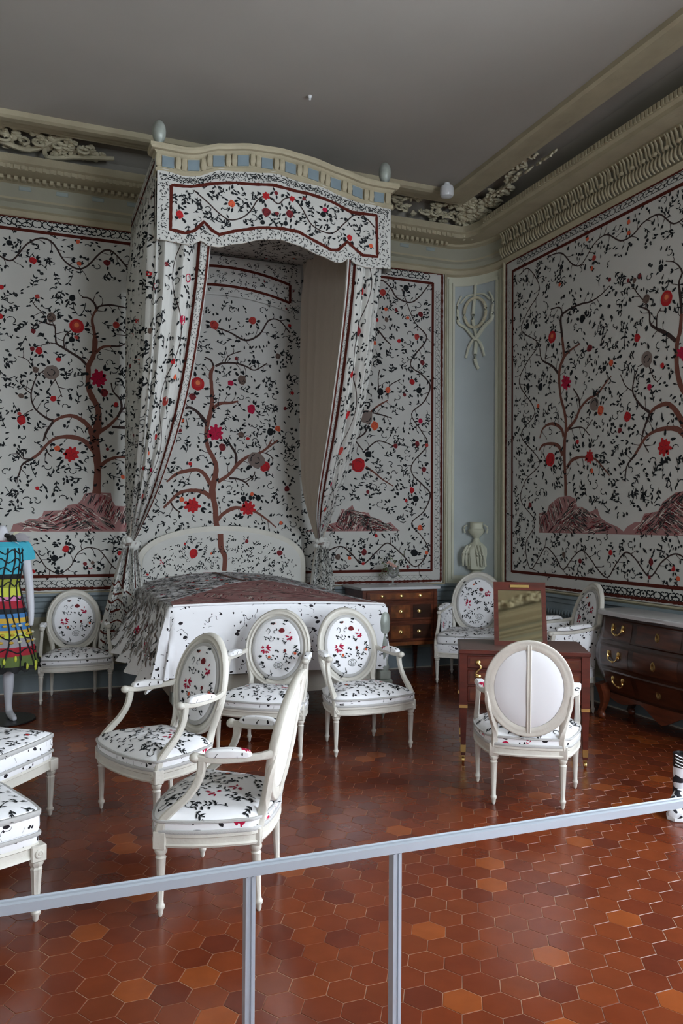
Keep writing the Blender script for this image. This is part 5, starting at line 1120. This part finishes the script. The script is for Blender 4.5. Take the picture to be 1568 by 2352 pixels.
# ------------------------------------------------------------------ two stools cut off by the left edge
def make_stool(W, Dp):
    root = empty('upholstered_stool')
    x, y = W/2, Dp/2
    o = closed([(-x, -y*.8), (-x*.86, -y), (0, -y*1.05), (x*.86, -y), (x, -y*.8), (x*1.02, 0), (x, y*.8), (x*.86, y), (0, y*1.05), (-x*.86, y), (-x, y*.8), (-x*1.02, 0)], 3)
    m = MB(); m.prism(o, [(.255, .012), (.26, 0), (.275, .008), (.30, .008), (.305, 0), (.315, .008)], paint); m.build('seat_frame', root)
    m = MB(); m.prism(o, [(.312, .012), (.32, .006), (.355, .006), (.36, .02)], FAB); so = m.build('seat_base', root)
    m2 = MB(); m2.prism(o, [(.358, .02), (.364, .006), (.38, .002), (.43, .004)], FAB); dome = [(.43, .004), (.448, .014), (.460, .045), (.470, .10), (.474, .17), (.476, .25)]; m2.prism(o, dome, seatc); top_print(m2, o, dome, 7, 1.3); cu = m2.build('seat_cushion', root)
    p = MB(); p.sweep([(a*.985, b_*.985, .435) for a, b_ in o], .018, .022, piping, closed=True, res=1); p.sweep([(a*.995, b_*.995, .352) for a, b_ in o], .012, .014, piping, closed=True, res=1); p.build('piping', cu)
    for sx in (-1, 1):
        for sy in (-1, 1): chair_leg(sx*(x-.02), sy*(y-.02), root, zt=.265, R=.029)
    return root
s1 = make_stool(.72, .62); s1.location = (-.292, 4.596, 0); s1.rotation_euler = (0, 0, rad(51.8-180))
tag(s1, 'low upholstered stool with box cushion at the left edge, in front of the mannequin', 'stool')
s2 = make_stool(.68, .56); s2.location = (-.335, 3.585, 0); s2.rotation_euler = (0, 0, rad(22))
tag(s2, 'nearest upholstered stool at the left edge, one leg behind the barrier rail', 'stool')
# ------------------------------------------------------------------ dressing table with raised mirror
def knob_drop(mb, x, y, z, s=1.):
    """S shaped gilt pull hanging on a face that looks towards -Y"""
    mb.ell((x, y-.008, z+.03*s), (.013*s, .008, .013*s), brass, 10, 6)
    mb.sweep([(x, y-.014, z+.028*s), (x+.014*s, y-.016, z+.008*s), (x-.002, y-.018, z-.008*s), (x-.012*s, y-.018, z-.024*s), (x, y-.016, z-.032*s)], [.008, .010, .010, .012, .010], .009, brass)
    mb.ell((x, y-.012, z-.038*s), (.015*s, .009, .011*s), brass, 10, 6)
tb = empty('dressing_table', (3.222, 4.761, 0), rad(-28.7))
tag(tb, 'small mahogany dressing table with a raised framed mirror and gilt handles', 'table')
W, Dp = .43, .265
m = MB(); m.box(-W, W, -Dp, Dp, .735, .762, woodr, .004)
to = m.build('table_top', tb); m = MB(); m.box(-W+.012, W-.012, -Dp+.012, Dp-.012, .762, .7655, tabtop); plabel(m.build('leather_inlay', to), 'dull brown writing surface')
bw = W-.012; bd_ = Dp-.012
m = MB()
m.box(-bw, -.17, -bd_+.01, bd_, .40, .735, woodr, .003); m.box(.17, bw, -bd_+.01, bd_, .40, .735, woodr, .003); m.box(-.17, .17, -bd_+.02, bd_, .60, .735, woodr)
m.box(-bw, bw, bd_-.02, bd_, .50, .735, woodr)
m.build('case', tb)
for sx in (-1, 1):
    for k, (z0, z1) in enumerate(((.64, .722), (.53, .628), (.415, .518))):
        m = MB(); xa, xb = sx*.19, sx*(bw-.045)
        m.box(min(xa, xb), max(xa, xb), -bd_, -bd_+.012, z0, z1, woodr, .004); m.box(min(xa, xb)+.018, max(xa, xb)-.018, -bd_-.003, -bd_, z0+.016, z1-.016, wood)
        d_ = m.build('drawer', tb)
        if k == 0:
            m = MB(); knob_drop(m, (xa+xb)/2-.02, -bd_-.004, z0+.0, 1.35); plabel(m.build('handle', d_), 'curled gilt pull')
m = MB(); m.box(-.165, .165, -bd_+.004, -bd_+.02, .615, .722, woodr, .004); m.build('drawer', tb)
for sx in (-1, 1):
    for sy in (-1, 1):
        x, y = sx*(bw-.02), sy*(bd_-.02); m = MB()
        R_ = lambda w, z: [(x-w, y-w, z), (x+w, y-w, z), (x+w, y+w, z), (x-w, y+w, z)]
        m.loft([R_(.014, .055), R_(.024, .375)], woodr); m.loft([R_(.026, .375), R_(.026, .735)], woodr)
        lg = m.build('leg', tb, smooth=False)
        m = MB(); m.loft([R_(.028, .375), R_(.028, .395)], brass); m.loft([R_(.0165, .075), R_(.018, .125)], brass); m.box(x-.010, x+.010, y-.010, y+.010, .045, .075, brass)
        plabel(m.build('brass_mount', lg, smooth=False), 'gilt collar and shoe')
        m = MB(); m.lathe([(.006, -.008), (.02, -.008), (.022, 0), (.02, .008), (.006, .008)], (x, y, .022), brass, 14, axis='x'); m.box(x-.012, x-.009, y-.006, y+.006, .018, .05, brass); m.box(x+.009, x+.012, y-.006, y+.006, .018, .05, brass); m.build('caster', lg)
mr = MB(); Wm, Hm, tl = .18, .43, .325
def mp_(x, z, d): return (x, -.02+z*tl+d, .766+z)
for x0, x1, z0, z1 in ((-Wm, -Wm+.03, 0, Hm), (Wm-.03, Wm, 0, Hm), (-Wm+.03, Wm-.03, 0, .03), (-Wm+.03, Wm-.03, Hm-.055, Hm)):
    vs = [mp_(x, z, d) for d in (-.012, .012) for x, z in ((x0, z0), (x1, z0), (x1, z1), (x0, z1))]
    mr.add(vs, [(0, 1, 2, 3), (7, 6, 5, 4), (0, 4, 5, 1), (1, 5, 6, 2), (2, 6, 7, 3), (3, 7, 4, 0)], woodr)
mr.add([mp_(x, z, .014) for x, z in ((-Wm, 0), (Wm, 0), (Wm, Hm), (-Wm, Hm))], [(3, 2, 1, 0)], wood)
mo = mr.build('mirror_frame', tb, smooth=False)
m = MB(); m.add([mp_(x, z, -.004) for x, z in ((-Wm+.03, .03), (Wm-.03, .03), (Wm-.03, Hm-.055), (-Wm+.03, Hm-.055))], [(0, 1, 2, 3)], mirror_m); plabel(m.build('mirror_glass', mo, smooth=False), 'mirror glass reflecting the mouldings')
m = MB(); vs = [mp_(x, z, d) for d in (-.02, -.011) for x, z in ((-.065, Hm-.036), (.065, Hm-.036), (.065, Hm-.018), (-.065, Hm-.018))]
m.add(vs, [(0, 1, 2, 3), (0, 4, 5, 1), (1, 5, 6, 2), (2, 6, 7, 3), (3, 7, 4, 0)], brass); m.build('mirror_catch', mo, smooth=False)

# ------------------------------------------------------------------ small chest of drawers by the back wall
ch = empty('chest_of_drawers', (3.64, 7.82, 0))
tag(ch, 'small inlaid chest of drawers with pale marble top, right of the bed', 'chest of drawers')
m = MB(); m.box(-.44, .47, -.27, .25, .922, .952, marble, .004); plabel(m.build('marble_top', ch), 'pale marble slab')
m = MB(); m.box(-.42, .44, -.245, .24, .34, .922, wood, .004); m.box(-.42, .44, -.25, -.245, .34, .375, woodb)
for x in (-.42, .40): m.box(x, x+.04, -.252, -.245, .375, .90, wood)
m.build('case', ch)
for z0, z1, kn in ((.81, .905, (-.22, 0, .22)), (.60, .79, (0.0, .21, -.21)), (.385, .58, (0.0, .21, -.21))):
    m = MB(); m.box(-.375, .395, -.258, -.246, z0, z1, wood, .004)
    zc = (z0+z1)/2
    if z1-z0 > .12: m.box(-.10, .12, -.2615, -.258, z0+.03, z1-.03, woodb); m.box(-.34, -.13, -.2605, -.258, z0+.025, z1-.025, woodd); m.box(.15, .36, -.2605, -.258, z0+.025, z1-.025, woodd)
    else: m.box(-.34, .36, -.2605, -.258, z0+.02, z1-.02, woodb)
    d_ = m.build('drawer', ch, smooth=False)
    for x in kn:
        m = MB(); m.lathe([(.020 if z1-z0 > .12 else .014, 0), (.020 if z1-z0 > .12 else .014, .004), (.008, .006), (.008, .014), (.015, .018), (.015, .026), (.004, .030)], (x+.01, -.2615, zc), brass, 14, axis='y'); m.build('knob', d_)
for sx in (-1, 1):
    for sy in (-1, 1):
        x, y = (.415 if sx > 0 else -.395), sy*.215; m = MB()
        R_ = lambda w, z: [(x-w, y-w, z), (x+w, y-w, z), (x+w, y+w, z), (x-w, y+w, z)]
        m.loft([R_(.011, 0), R_(.024, .34)], wood); m.build('leg', ch, smooth=False)
# ------------------------------------------------------------------ glass vase with a few sprigs
va = empty('flower_vase', (3.67, 7.80, .953))
tag(va, 'footed glass vase with thin pink and green sprigs on the marble-topped chest', 'vase')
gl = bpy.data.materials.new('clear_glass'); gl.use_nodes = True; g_ = gl.node_tree.nodes['Principled BSDF']
g_.inputs['Transmission Weight'].default_value = .92; g_.inputs['Roughness'].default_value = .05; g_.inputs['Base Color'].default_value = (.93, .95, .95, 1); g_.inputs['IOR'].default_value = 1.45
m = MB(); m.lathe([(.045, 0), (.045, .006), (.012, .012), (.010, .05), (.014, .075), (.05, .10), (.068, .15), (.062, .19), (.056, .195), (.060, .15), (.044, .108), (.008, .085)], (0, 0, 0), gl, 20); m.build('glass_bowl', va)
R = random.Random(2); green = mat('leaf_green', (108, 124, 82), .7); dgreen = mat('dry_green', (92, 92, 66), .7); pink = mat('petal_pink', (216, 170, 158), .8)
for k in range(12):
    m = MB(); a = R.random()*6.3; L_ = R.uniform(.12, .22); d = Vector((cos(a)*R.uniform(.3, .9), sin(a)*.5, .6)).normalized()
    p0 = Vector((0, 0, .11)); pts = [tuple(p0+d*L_*t+Vector((0, 0, -.10*t*t if k % 2 else .05*t*t))) for t in (0, .35, .7, 1)]
    m.sweep(pts, .003, .003, dgreen, res=2)
    for j in range(9):
        t = R.uniform(.35, 1); q = p0+d*L_*t; m.ell((q.x+R.uniform(-.018, .018), q.y+R.uniform(-.015, .015), q.z+R.uniform(-.02, .02)+(-.10*t*t if k % 2 else .05*t*t)), (.012, .005, .006), green if j % 2 else dgreen, 6, 4, Matrix.Rotation(R.random()*6, 3, 'Z') @ Matrix.Rotation(R.random()*3, 3, 'X'))
    m.build('sprig', va)
for k in range(3):
    m = MB(); c = (-.05+.03*k, -.01*k, .24-.02*k)
    for j in range(8): a = j*.8; m.ell((c[0]+.014*cos(a), c[1]+.012*sin(a), c[2]+.008*sin(a*2)), (.014, .008, .012), pink, 7, 4, Matrix.Rotation(a, 3, 'Z'))
    m.build('blossom', va)

# ------------------------------------------------------------------ large bombe commode against the right wall
cm = empty('commode', (0, 0, 0))
tag(cm, 'large dark bow-fronted walnut commode with gilt handles and marble top, right wall', 'commode')
YC0, YC1 = 4.02, 5.52
def front(y, z, h=0.):
    u = (y-YC0)/(YC1-YC0); bul = .055*math.exp(-((z-.54)/.17)**2)-.03*math.exp(-((z-.22)/.12)**2)
    ser = -.035*cos((u-.5)*2*pi)*.9
    ed = max(0, abs(u-.5)-.44)/.06
    return (4.485-bul+ser*.6+.075*ed**2-h, y, z)
def sidey(z): return .035*math.exp(-((z-.54)/.17)**2)-.02*math.exp(-((z-.22)/.12)**2)
m = MB(); rings = []
for k in range(15):
    z = .20+.665*k/14; r = []
    for i in range(25):
        u = i/24; y = YC0-sidey(z)+(YC1-YC0+2*sidey(z))*u; fx = front(YC0+(YC1-YC0)*u, z)[0]; r.append((fx, y, z))
    r += [(XR-.07, YC1+sidey(z), z), (XR-.07, YC0-sidey(z), z)]
    rings.append(r)
m.loft(rings, woodd); m.build('case', cm)
m = MB(); out = [(front(YC0+(YC1-YC0)*i/24, .8)[0]-.03, YC0-.03+(YC1-YC0+.06)*i/24) for i in range(25)]+[(XR-.06, YC1+.03), (XR-.06, YC0-.03)]
m.prism(out, [(.866, .01), (.872, 0), (.885, .004), (.890, 0), (.898, .0), (.902, .008)], marble); plabel(m.build('marble_top', cm), 'grey marble slab')
for z0, z1 in ((.665, .845), (.445, .64), (.235, .425)):
    for y0, y1 in ((4.10, 5.44),):
        m = MB(); nf = 30
        m.grid(lambda u, v: front(y0+(y1-y0)*u, z0+(z1-z0)*v, .010-.010*(abs(2*u-1) > .985 or abs(2*v-1) > .97)), 60, 16, woodd)
        for a0, a1 in ((y0+.04, y0+.38), (y0+.44, y1-.44), (y1-.38, y1-.04)):
            m.grid(lambda u, v: front(a0+(a1-a0)*u, z0+.022+(z1-z0-.044)*v, .0125), 16, 8, panelw)
        d_ = m.build('drawer', cm)
        zc = (z0+z1)/2
        for yc in (y0+.21, y1-.21):
            m = MB()
            for sy in (-1, 1):
                x, y, z = front(yc+sy*.062, zc+.03, .018); m.ell((x, y, z), (.010, .016, .022), brass, 10, 6); m.ell((x-.004, y, z-.028), (.007, .010, .012), brass, 8, 5)
            pts = []
            for t in range(9):
                a = pi*t/8; x, y, z = front(yc-.062*cos(a), zc+.02-.055*sin(a)**.8, .030); pts.append((x, y, z))
            m.sweep(pts, [.007, .009, .011, .008, .014, .008, .011, .009, .007], .009, brass); m.ell(pts[4], (.009, .013, .011), brass, 8, 5)
            plabel(m.build('handle', d_), 'gilt swan-neck handle')
        m = MB(); x, y, z = front((y0+y1)/2, zc, .014)
        q = [(y+.022*cos(a)*(1-.2*sin(a)), z+.036*sin(a)) for a in [2*pi*i/14 for i in range(14)]]
        m.loft([[(x+.004, *p) for p in q], [(x-.003, *p) for p in q], [(x-.006, y+(p[0]-y)*.7, z+(p[1]-z)*.7) for p in q], [(x-.001, y+(p[0]-y)*.45, z+(p[1]-z)*.45) for p in q]], mat('dull_brass', (150, 122, 74), .4, .9)); m.build('escutcheon', d_)
m = MB(); NA_ = 48; top = []; bot = []
for i in range(NA_+1):
    u = i/NA_; y = YC0+.03+(YC1-YC0-.06)*u; c = abs(u-.5)*2
    zb = .20-.055*(c < .95)*(.5+.5*cos(c*pi*3))*(1-c*.3)-.05*max(0, 1-c*3)
    top.append(front(y, .225, .004)); x0 = front(y, .21)[0]; bot.append((x0+.01-.02, y, zb))
vs = top+bot+[(p[0]+.02, p[1], p[2]) for p in bot]; k = NA_+1
m.add(vs, [(i, i+1, k+i+1, k+i) for i in range(NA_)]+[(k+i, k+i+1, 2*k+i+1, 2*k+i) for i in range(NA_)], wood); m.build('apron', cm)
for y, sy in ((YC0+.03, -1), (YC1-.08, 1)):
    for x, sx in ((4.49, -1), (4.80, 1)):
        m = MB()
        m.sweep([(x-.01, y, .30), (x+.01, y-.01*sy, .20), (x+.012, y+.0*sy, .12), (x, y+.02*sy, .06), (x-.005, y+.035*sy, .028)], [.10, .085, .055, .042, .04], [.09, .07, .05, .042, .04], woodd if sx > 0 else wood, side=(0, 1, 0))
        m.ell((x-.005, y+.005*sy, .034), (.026, .036, .034), wood, 12, 8)
        m.build('leg', cm)

# ------------------------------------------------------------------ mannequin in a colourful dress (left edge)
def skin_body(name, verts, edges, radii, m, parent, sub=2):
    me = bpy.data.meshes.new(name); me.from_pydata(verts, edges, []); me.materials.append(m)
    o = bpy.data.objects.new(name, me); COL.objects.link(o); o.parent = parent
    md = o.modifiers.new('skin', 'SKIN'); md.use_smooth_shade = True
    for i, r in enumerate(radii):
        sv = me.skin_vertices[0].data[i]; sv.radius = r if isinstance(r, tuple) else (r, r); sv.use_root = (i == 0)
    s = o.modifiers.new('sub', 'SUBSURF'); s.levels = sub; s.render_levels = sub
    return o
mq = empty('mannequin', (-.17, 7.07, 0))
tag(mq, 'headless white mannequin in a striped colourful dress at the left edge', 'mannequin')
V = [(0, 0, .88), (0, .01, 1.08), (0, 0, 1.28), (0, .01, 1.42), (0, .01, 1.50), (0, .01, 1.58),
     (.11, .01, 1.42), (.165, .01, 1.37), (.205, .03, 1.14), (.225, -.01, .90), (.228, -.03, .82), (.225, -.04, .75), (-.11, .01, 1.42), (-.165, .01, 1.37), (-.205, .03, 1.14), (-.225, -.01, .90), (-.228, -.03, .82), (-.225, -.04, .75),
     (.06, 0, .78), (.062, -.01, .50), (.062, .015, .30), (.062, .03, .11), (.072, 0, .05), (.10, -.10, .035), (.115, -.15, .03),
     (-.06, 0, .78), (-.066, -.01, .50), (-.07, .015, .30), (-.07, .03, .11), (-.08, 0, .05), (-.11, -.10, .035), (-.125, -.15, .03)]
E_ = [(0, 1), (1, 2), (2, 3), (3, 4), (4, 5), (3, 6), (6, 7), (7, 8), (8, 9), (9, 10), (10, 11), (3, 12), (12, 13), (13, 14), (14, 15), (15, 16), (16, 17), (0, 18), (18, 19), (19, 20), (20, 21), (21, 22), (22, 23), (23, 24), (0, 25), (25, 26), (26, 27), (27, 28), (28, 29), (29, 30), (30, 31)]
Rr = [(.13, .10), (.10, .08), (.13, .10), (.09, .07), .045, .04, .055, .05, .038, .03, .024, .02, .055, .05, .038, .03, .024, .02, .07, .048, .048, .027, .032, .03, .018, .07, .048, .048, .027, .032, .03, .018]
skin_body('body', V, E_, Rr, skinw, mq)
dm = {k: mat('dress_'+k, c, .75, bump=.2, bscale=40) for k, c in dict(turquoise=(66, 176, 200), olive=(150, 156, 50), cream=(206, 204, 176), pink=(214, 130, 176), crimson=(160, 16, 40), navy=(18, 30, 40), blue=(64, 122, 180), mustard=(206, 166, 60), lime=(198, 204, 70), stone=(156, 152, 156), black=(14, 14, 16), leafgreen=(92, 110, 52)).items()}
bands = [(1.44, 1.18, 'turquoise'), (1.18, 1.14, 'black'), (1.14, 1.07, 'olive'), (1.07, 1.00, 'lime'), (1.00, .965, 'pink'), (.965, .905, 'crimson'), (.905, .865, 'navy'), (.865, .83, 'blue'), (.83, .79, 'mustard'), (.79, .735, 'blue'), (.735, .715, 'mustard'), (.715, .67, 'lime'), (.67, .60, 'stone'), (.60, .53, 'crimson'), (.53, .45, 'leafgreen')]
def drad(z):
    return interp([(.40, .295), (.60, .25), (.80, .205), (1.00, .155), (1.08, .135), (1.20, .15), (1.32, .17), (1.40, .165), (1.45, .10), (1.47, .075)], z)
def dpt(a, z, h=0.):
    r = drad(z)+h; fl = 1+(.06*sin(a*9) if z < 1.05 else 0)*(1.05-z)/.6
    return (r*fl*cos(a), r*.72*fl*sin(a), z)
dr = MB()
for z1, z0, k in bands:
    nz = max(2, int((z1-z0)/.02)); dr.grid(lambda u, v: dpt(2*pi*u, z0+(z1-z0)*v), 72, nz, dm[k])
dr.grid(lambda u, v: dpt(2*pi*u, .42+.03*v-.02*(int(u*36) % 2)*(1-v)), 72, 1, dm['black'])
for i in range(18):       # black web of lines over the dress
    a = 2*pi*i/18; pts = [dpt(a+.12*sin(z*9+i), z, .004) for z in [.44+.05*j for j in range(20)]]
    dr.sweep(pts, .012, .004, dm['black'], up=(cos(a), sin(a), 0), res=2)
for zc in (1.36, 1.29, 1.22, 1.10, .99, .68, .57):
    pts = [dpt(2*pi*j/40, zc+.02*sin(j*1.3+zc*20), .004) for j in range(40)]; dr.sweep(pts, .006, .010, dm['black'], closed=True, res=1)
for z in (.77, .70, .64):
    for j in range(20): a = 2*pi*j/20+z; dr.ell(dpt(a, z, .002), (.02, .02, .012), dm['mustard' if j % 3 else 'cream'], 6, 4)
R = random.Random(17)
for j in range(40): a = R.random()*6.3; dr.ell(dpt(a, R.uniform(.43, .52), .003), (.012, .012, .028), dm['black' if j % 2 else 'lime'], 6, 4)
do_ = dr.build('dress', mq)
for s_ in (-1, 1):
    m = MB(); m.sweep([(s_*.10, .01, 1.425), (s_*.15, .01, 1.405), (s_*.185, .015, 1.35), (s_*.195, .02, 1.295)], [.13, .125, .12, .125], [.10, .11, .11, .115], dm['turquoise'], up=(0, 1, 0)); m.build('sleeve', do_)
m = MB()
for a0, L_, zz, c in ((.0, .15, 1.47, 'stone'), (.35, .12, 1.49, 'cream'), (-.3, .17, 1.44, 'stone'), (2.9, .14, 1.47, 'stone'), (3.4, .16, 1.45, 'cream'), (-.8, .1, 1.44, 'black'), (1.2, .1, 1.46, 'black')):
    p0 = Vector((.06*cos(a0), -.05+.03*sin(a0), 1.455)); p1 = p0+Vector((cos(a0)*L_, -.02, zz-1.45))
    m.sweep([tuple(p0), tuple(p0.lerp(p1, .5)+Vector((0, 0, .02))), tuple(p1)], [.02, .06, .01], [.02, .02, .008], dm[c], up=(0, 1, 0))
m.sweep([(.085*cos(2*pi*i/12), .065*sin(2*pi*i/12), 1.44) for i in range(12)], .02, .02, dm['crimson'], closed=True, res=2)
m.build('collar_bow', do_)
m = MB(); m.lathe([(.24, 0), (.245, .006), (.24, .014), (.05, .018), (.0, .018)], (.03, -.03, 0), black, 40); m.build('base', mq)

# ------------------------------------------------------------------ black and white boot of a second mannequin at the right edge
bwm = bpy.data.materials.new('black_white_print'); bwm.use_nodes = True; nt = bwm.node_tree; bb_ = nt.nodes['Principled BSDF']
tcn = nt.nodes.new('ShaderNodeTexCoord'); nn = nt.nodes.new('ShaderNodeTexNoise'); nn.inputs['Scale'].default_value = 14; nn.inputs['Detail'].default_value = .6; nn.inputs['Distortion'].default_value = 1.2
rr_ = nt.nodes.new('ShaderNodeValToRGB'); rr_.color_ramp.interpolation = 'CONSTANT'; rr_.color_ramp.elements[0].color = (.012, .012, .02, 1); rr_.color_ramp.elements[1].position = .485; rr_.color_ramp.elements[1].color = (.85, .85, .9, 1)
nt.links.new(tcn.outputs['Object'], nn.inputs['Vector']); nt.links.new(nn.outputs['Fac'], rr_.inputs['Fac']); nt.links.new(rr_.outputs['Color'], bb_.inputs['Base Color'])
bt_ = empty('patterned_boot', (3.40, 3.484, 0), rad(37))
tag(bt_, 'black and white patterned boot at the right edge, behind the barrier rail', 'boot')
def foot_ring(x, w, z0, z1, n=14): return [(x, w*cos(2*pi*i/n), (z0+z1)/2+(z1-z0)/2*sin(2*pi*i/n)) for i in range(n)]
m = MB(); m.loft([foot_ring(-.135, .010, .012, .03), foot_ring(-.125, .036, .010, .06), foot_ring(-.09, .050, .010, .085), foot_ring(-.04, .050, .010, .105), foot_ring(.02, .044, .010, .14), foot_ring(.07, .038, .010, .16), foot_ring(.105, .034, .010, .14), foot_ring(.12, .018, .012, .10)], bwm); m.build('shoe', bt_)
m = MB(); so_ = [(x, w) for x, w in ((-.14, 0), (-.12, .042), (-.07, .056), (0, .048), (.08, .042), (.125, .02))]
o_ = [(x, w) for x, w in so_]+[(x, -w) for x, w in so_[::-1] if w]
m.prism(o_, [(0, .004), (.004, 0), (.02, 0), (.024, .006)], whitec); plabel(m.build('sole', bt_), 'white rubber sole')
m = MB(); m.loft([[(.06+.044*cos(a)+dx, .044*sin(a), z) for a in [2*pi*i/14 for i in range(14)]] for z, dx in ((.09, 0), (.16, .0), (.24, .004), (.25, .004))], bwm); m.build('shaft', bt_)
m = MB(); m.lathe([(.042, .245), (.044, .26), (.041, .30), (.045, .325), (.040, .327), (.036, .30), (.034, .25)], (.064, 0, 0), black, 18)
for k in range(4): m.sweep([(.064-.045, -.022, .255+.018*k), (.064-.050, 0, .262+.018*k), (.064-.045, .022, .27+.018*k)], .006, .005, whitec)
plabel(m.build('cuff', bt_), 'black laced cuff')

# ------------------------------------------------------------------ visitor barrier
ba = empty('barrier', (0, 1.6, 0))
tag(ba, 'pale aluminium visitor barrier crossing the foreground', 'barrier')
m = MB(); sec = [(-.014, -.009), (-.014, .009), (-.008, .011), (-.005, .009), (.005, .009), (.008, .011), (.014, .009), (.014, -.009)]
m.loft([[(x, a, .895+b_) for a, b_ in sec] for x in (-1.6, 3.6)], alu); m.build('top_rail', ba, angle=20)
for x in (-.9, .4345, .763, 2.1, 3.0):
    m = MB()
    for x0, x1, d in ((-.0105, -.006, .012), (-.006, .002, .009), (.002, .006, .012), (.006, .0105, .009)): m.box(x+x0, x+x1, -d, d, 0, .884, alu)
    m.box(x-.04, x+.04, -.04, .04, 0, .008, alu, .002); m.build('post', ba, smooth=False)

# ------------------------------------------------------------------ ceiling fittings
m = MB(); x, y = 3.93, 7.13
m.lathe([(.03, .0), (.062, -.015), (.07, -.04), (.07, -.095), (.06, -.115), (.03, -.125), (.001, -.125)], (x, y, 5.035), porcelain, 20)
m.lathe([(.03, .02), (.03, .0), (.02, -.005)], (x, y, 5.035), porcelain, 12)
tag(m.build('ceiling_sensor'), 'small round white sensor under the ceiling moulding near the corner', 'sensor')
m = MB(); m.lathe([(.02, .0), (.02, -.006), (.01, -.02), (.012, -.03), (.002, -.036)], (2.12, 6.15, ZC), porcelain, 14)
tag(m.build('ceiling_hook'), 'tiny white fitting on the plain ceiling above the bed canopy', 'ceiling fitting')

# mouldings on the walls behind the camera, so the mirror and side views meet a finished room
m = MB()
for x0, x1, y0, y1 in ((XL, XL+.28, YF, YB-.3), (XL+.28, XR-.3, YF, YF+.28)):
    for z0, z1, k in ((4.46, 4.52, .05), (4.78, 4.82, .10), (4.82, 4.95, .28)):
        if x1-x0 < .3: m.box(XL, XL+k, y0, y1, z0, z1, wall_c)
        else: m.box(x0, x1, YF, YF+k, z0, z1, wall_c)
m.box(XL, XL+.8, YF+.8, YB-.84, 5.04, 5.2, wall_c); m.box(XL, XR-.84, YF, YF+.8, 5.04, 5.2, wall_c)
R = random.Random(77)
for i in range(90): leafy(m, (R.uniform(-.7, 2.2), YF+R.uniform(.30, .5), R.uniform(4.97, 5.1)), .09, R)
for z0, z1, k in ((4.60, 4.63, .06), (4.66, 4.70, .08), (4.88, 4.90, .31)): m.box(XL+.28, XR-.3, YF, YF+k, z0, z1, wall_c)
struct(m, 'trim_12', smooth=False)
m = MB(); m.box(XL, XR+.2, YF-.2, YB+.2, 5.25, 5.3, ceil_p); struct(m, 'trim_13', smooth=False)

# ------------------------------------------------------------------ camera, world, view
cam = bpy.data.cameras.new('camera'); co_ = bpy.data.objects.new('camera', cam); COL.objects.link(co_)
yaw, pit, rol = rad(21.5), math.atan(28/1845.), rad(.39)
f = Vector((sin(yaw)*cos(pit), cos(yaw)*cos(pit), sin(pit))); r = Vector((cos(yaw), -sin(yaw), 0)); u = r.cross(f)
r2 = r*cos(rol)+u*sin(rol); u2 = -r*sin(rol)+u*cos(rol)
M = Matrix((r2, u2, -f)).transposed().to_4x4(); M.translation = Vector((0, 0, 1.6)); co_.matrix_world = M
cam.sensor_fit = 'VERTICAL'; cam.sensor_height = 36; cam.lens = 1845/2352*36; cam.clip_start = .05; cam.clip_end = 100
SC.camera = co_
w = bpy.data.worlds.new('world'); SC.world = w; w.use_nodes = True
bgn = w.node_tree.nodes['Background']; bgn.inputs['Color'].default_value = (.55, .68, .9, 1); bgn.inputs['Strength'].default_value = 1.0
SC.view_settings.view_transform = 'Standard'; SC.view_settings.look = 'None'; SC.view_settings.gamma = 1; SC.view_settings.use_curve_mapping = False
SC.view_settings.exposure = 0.28
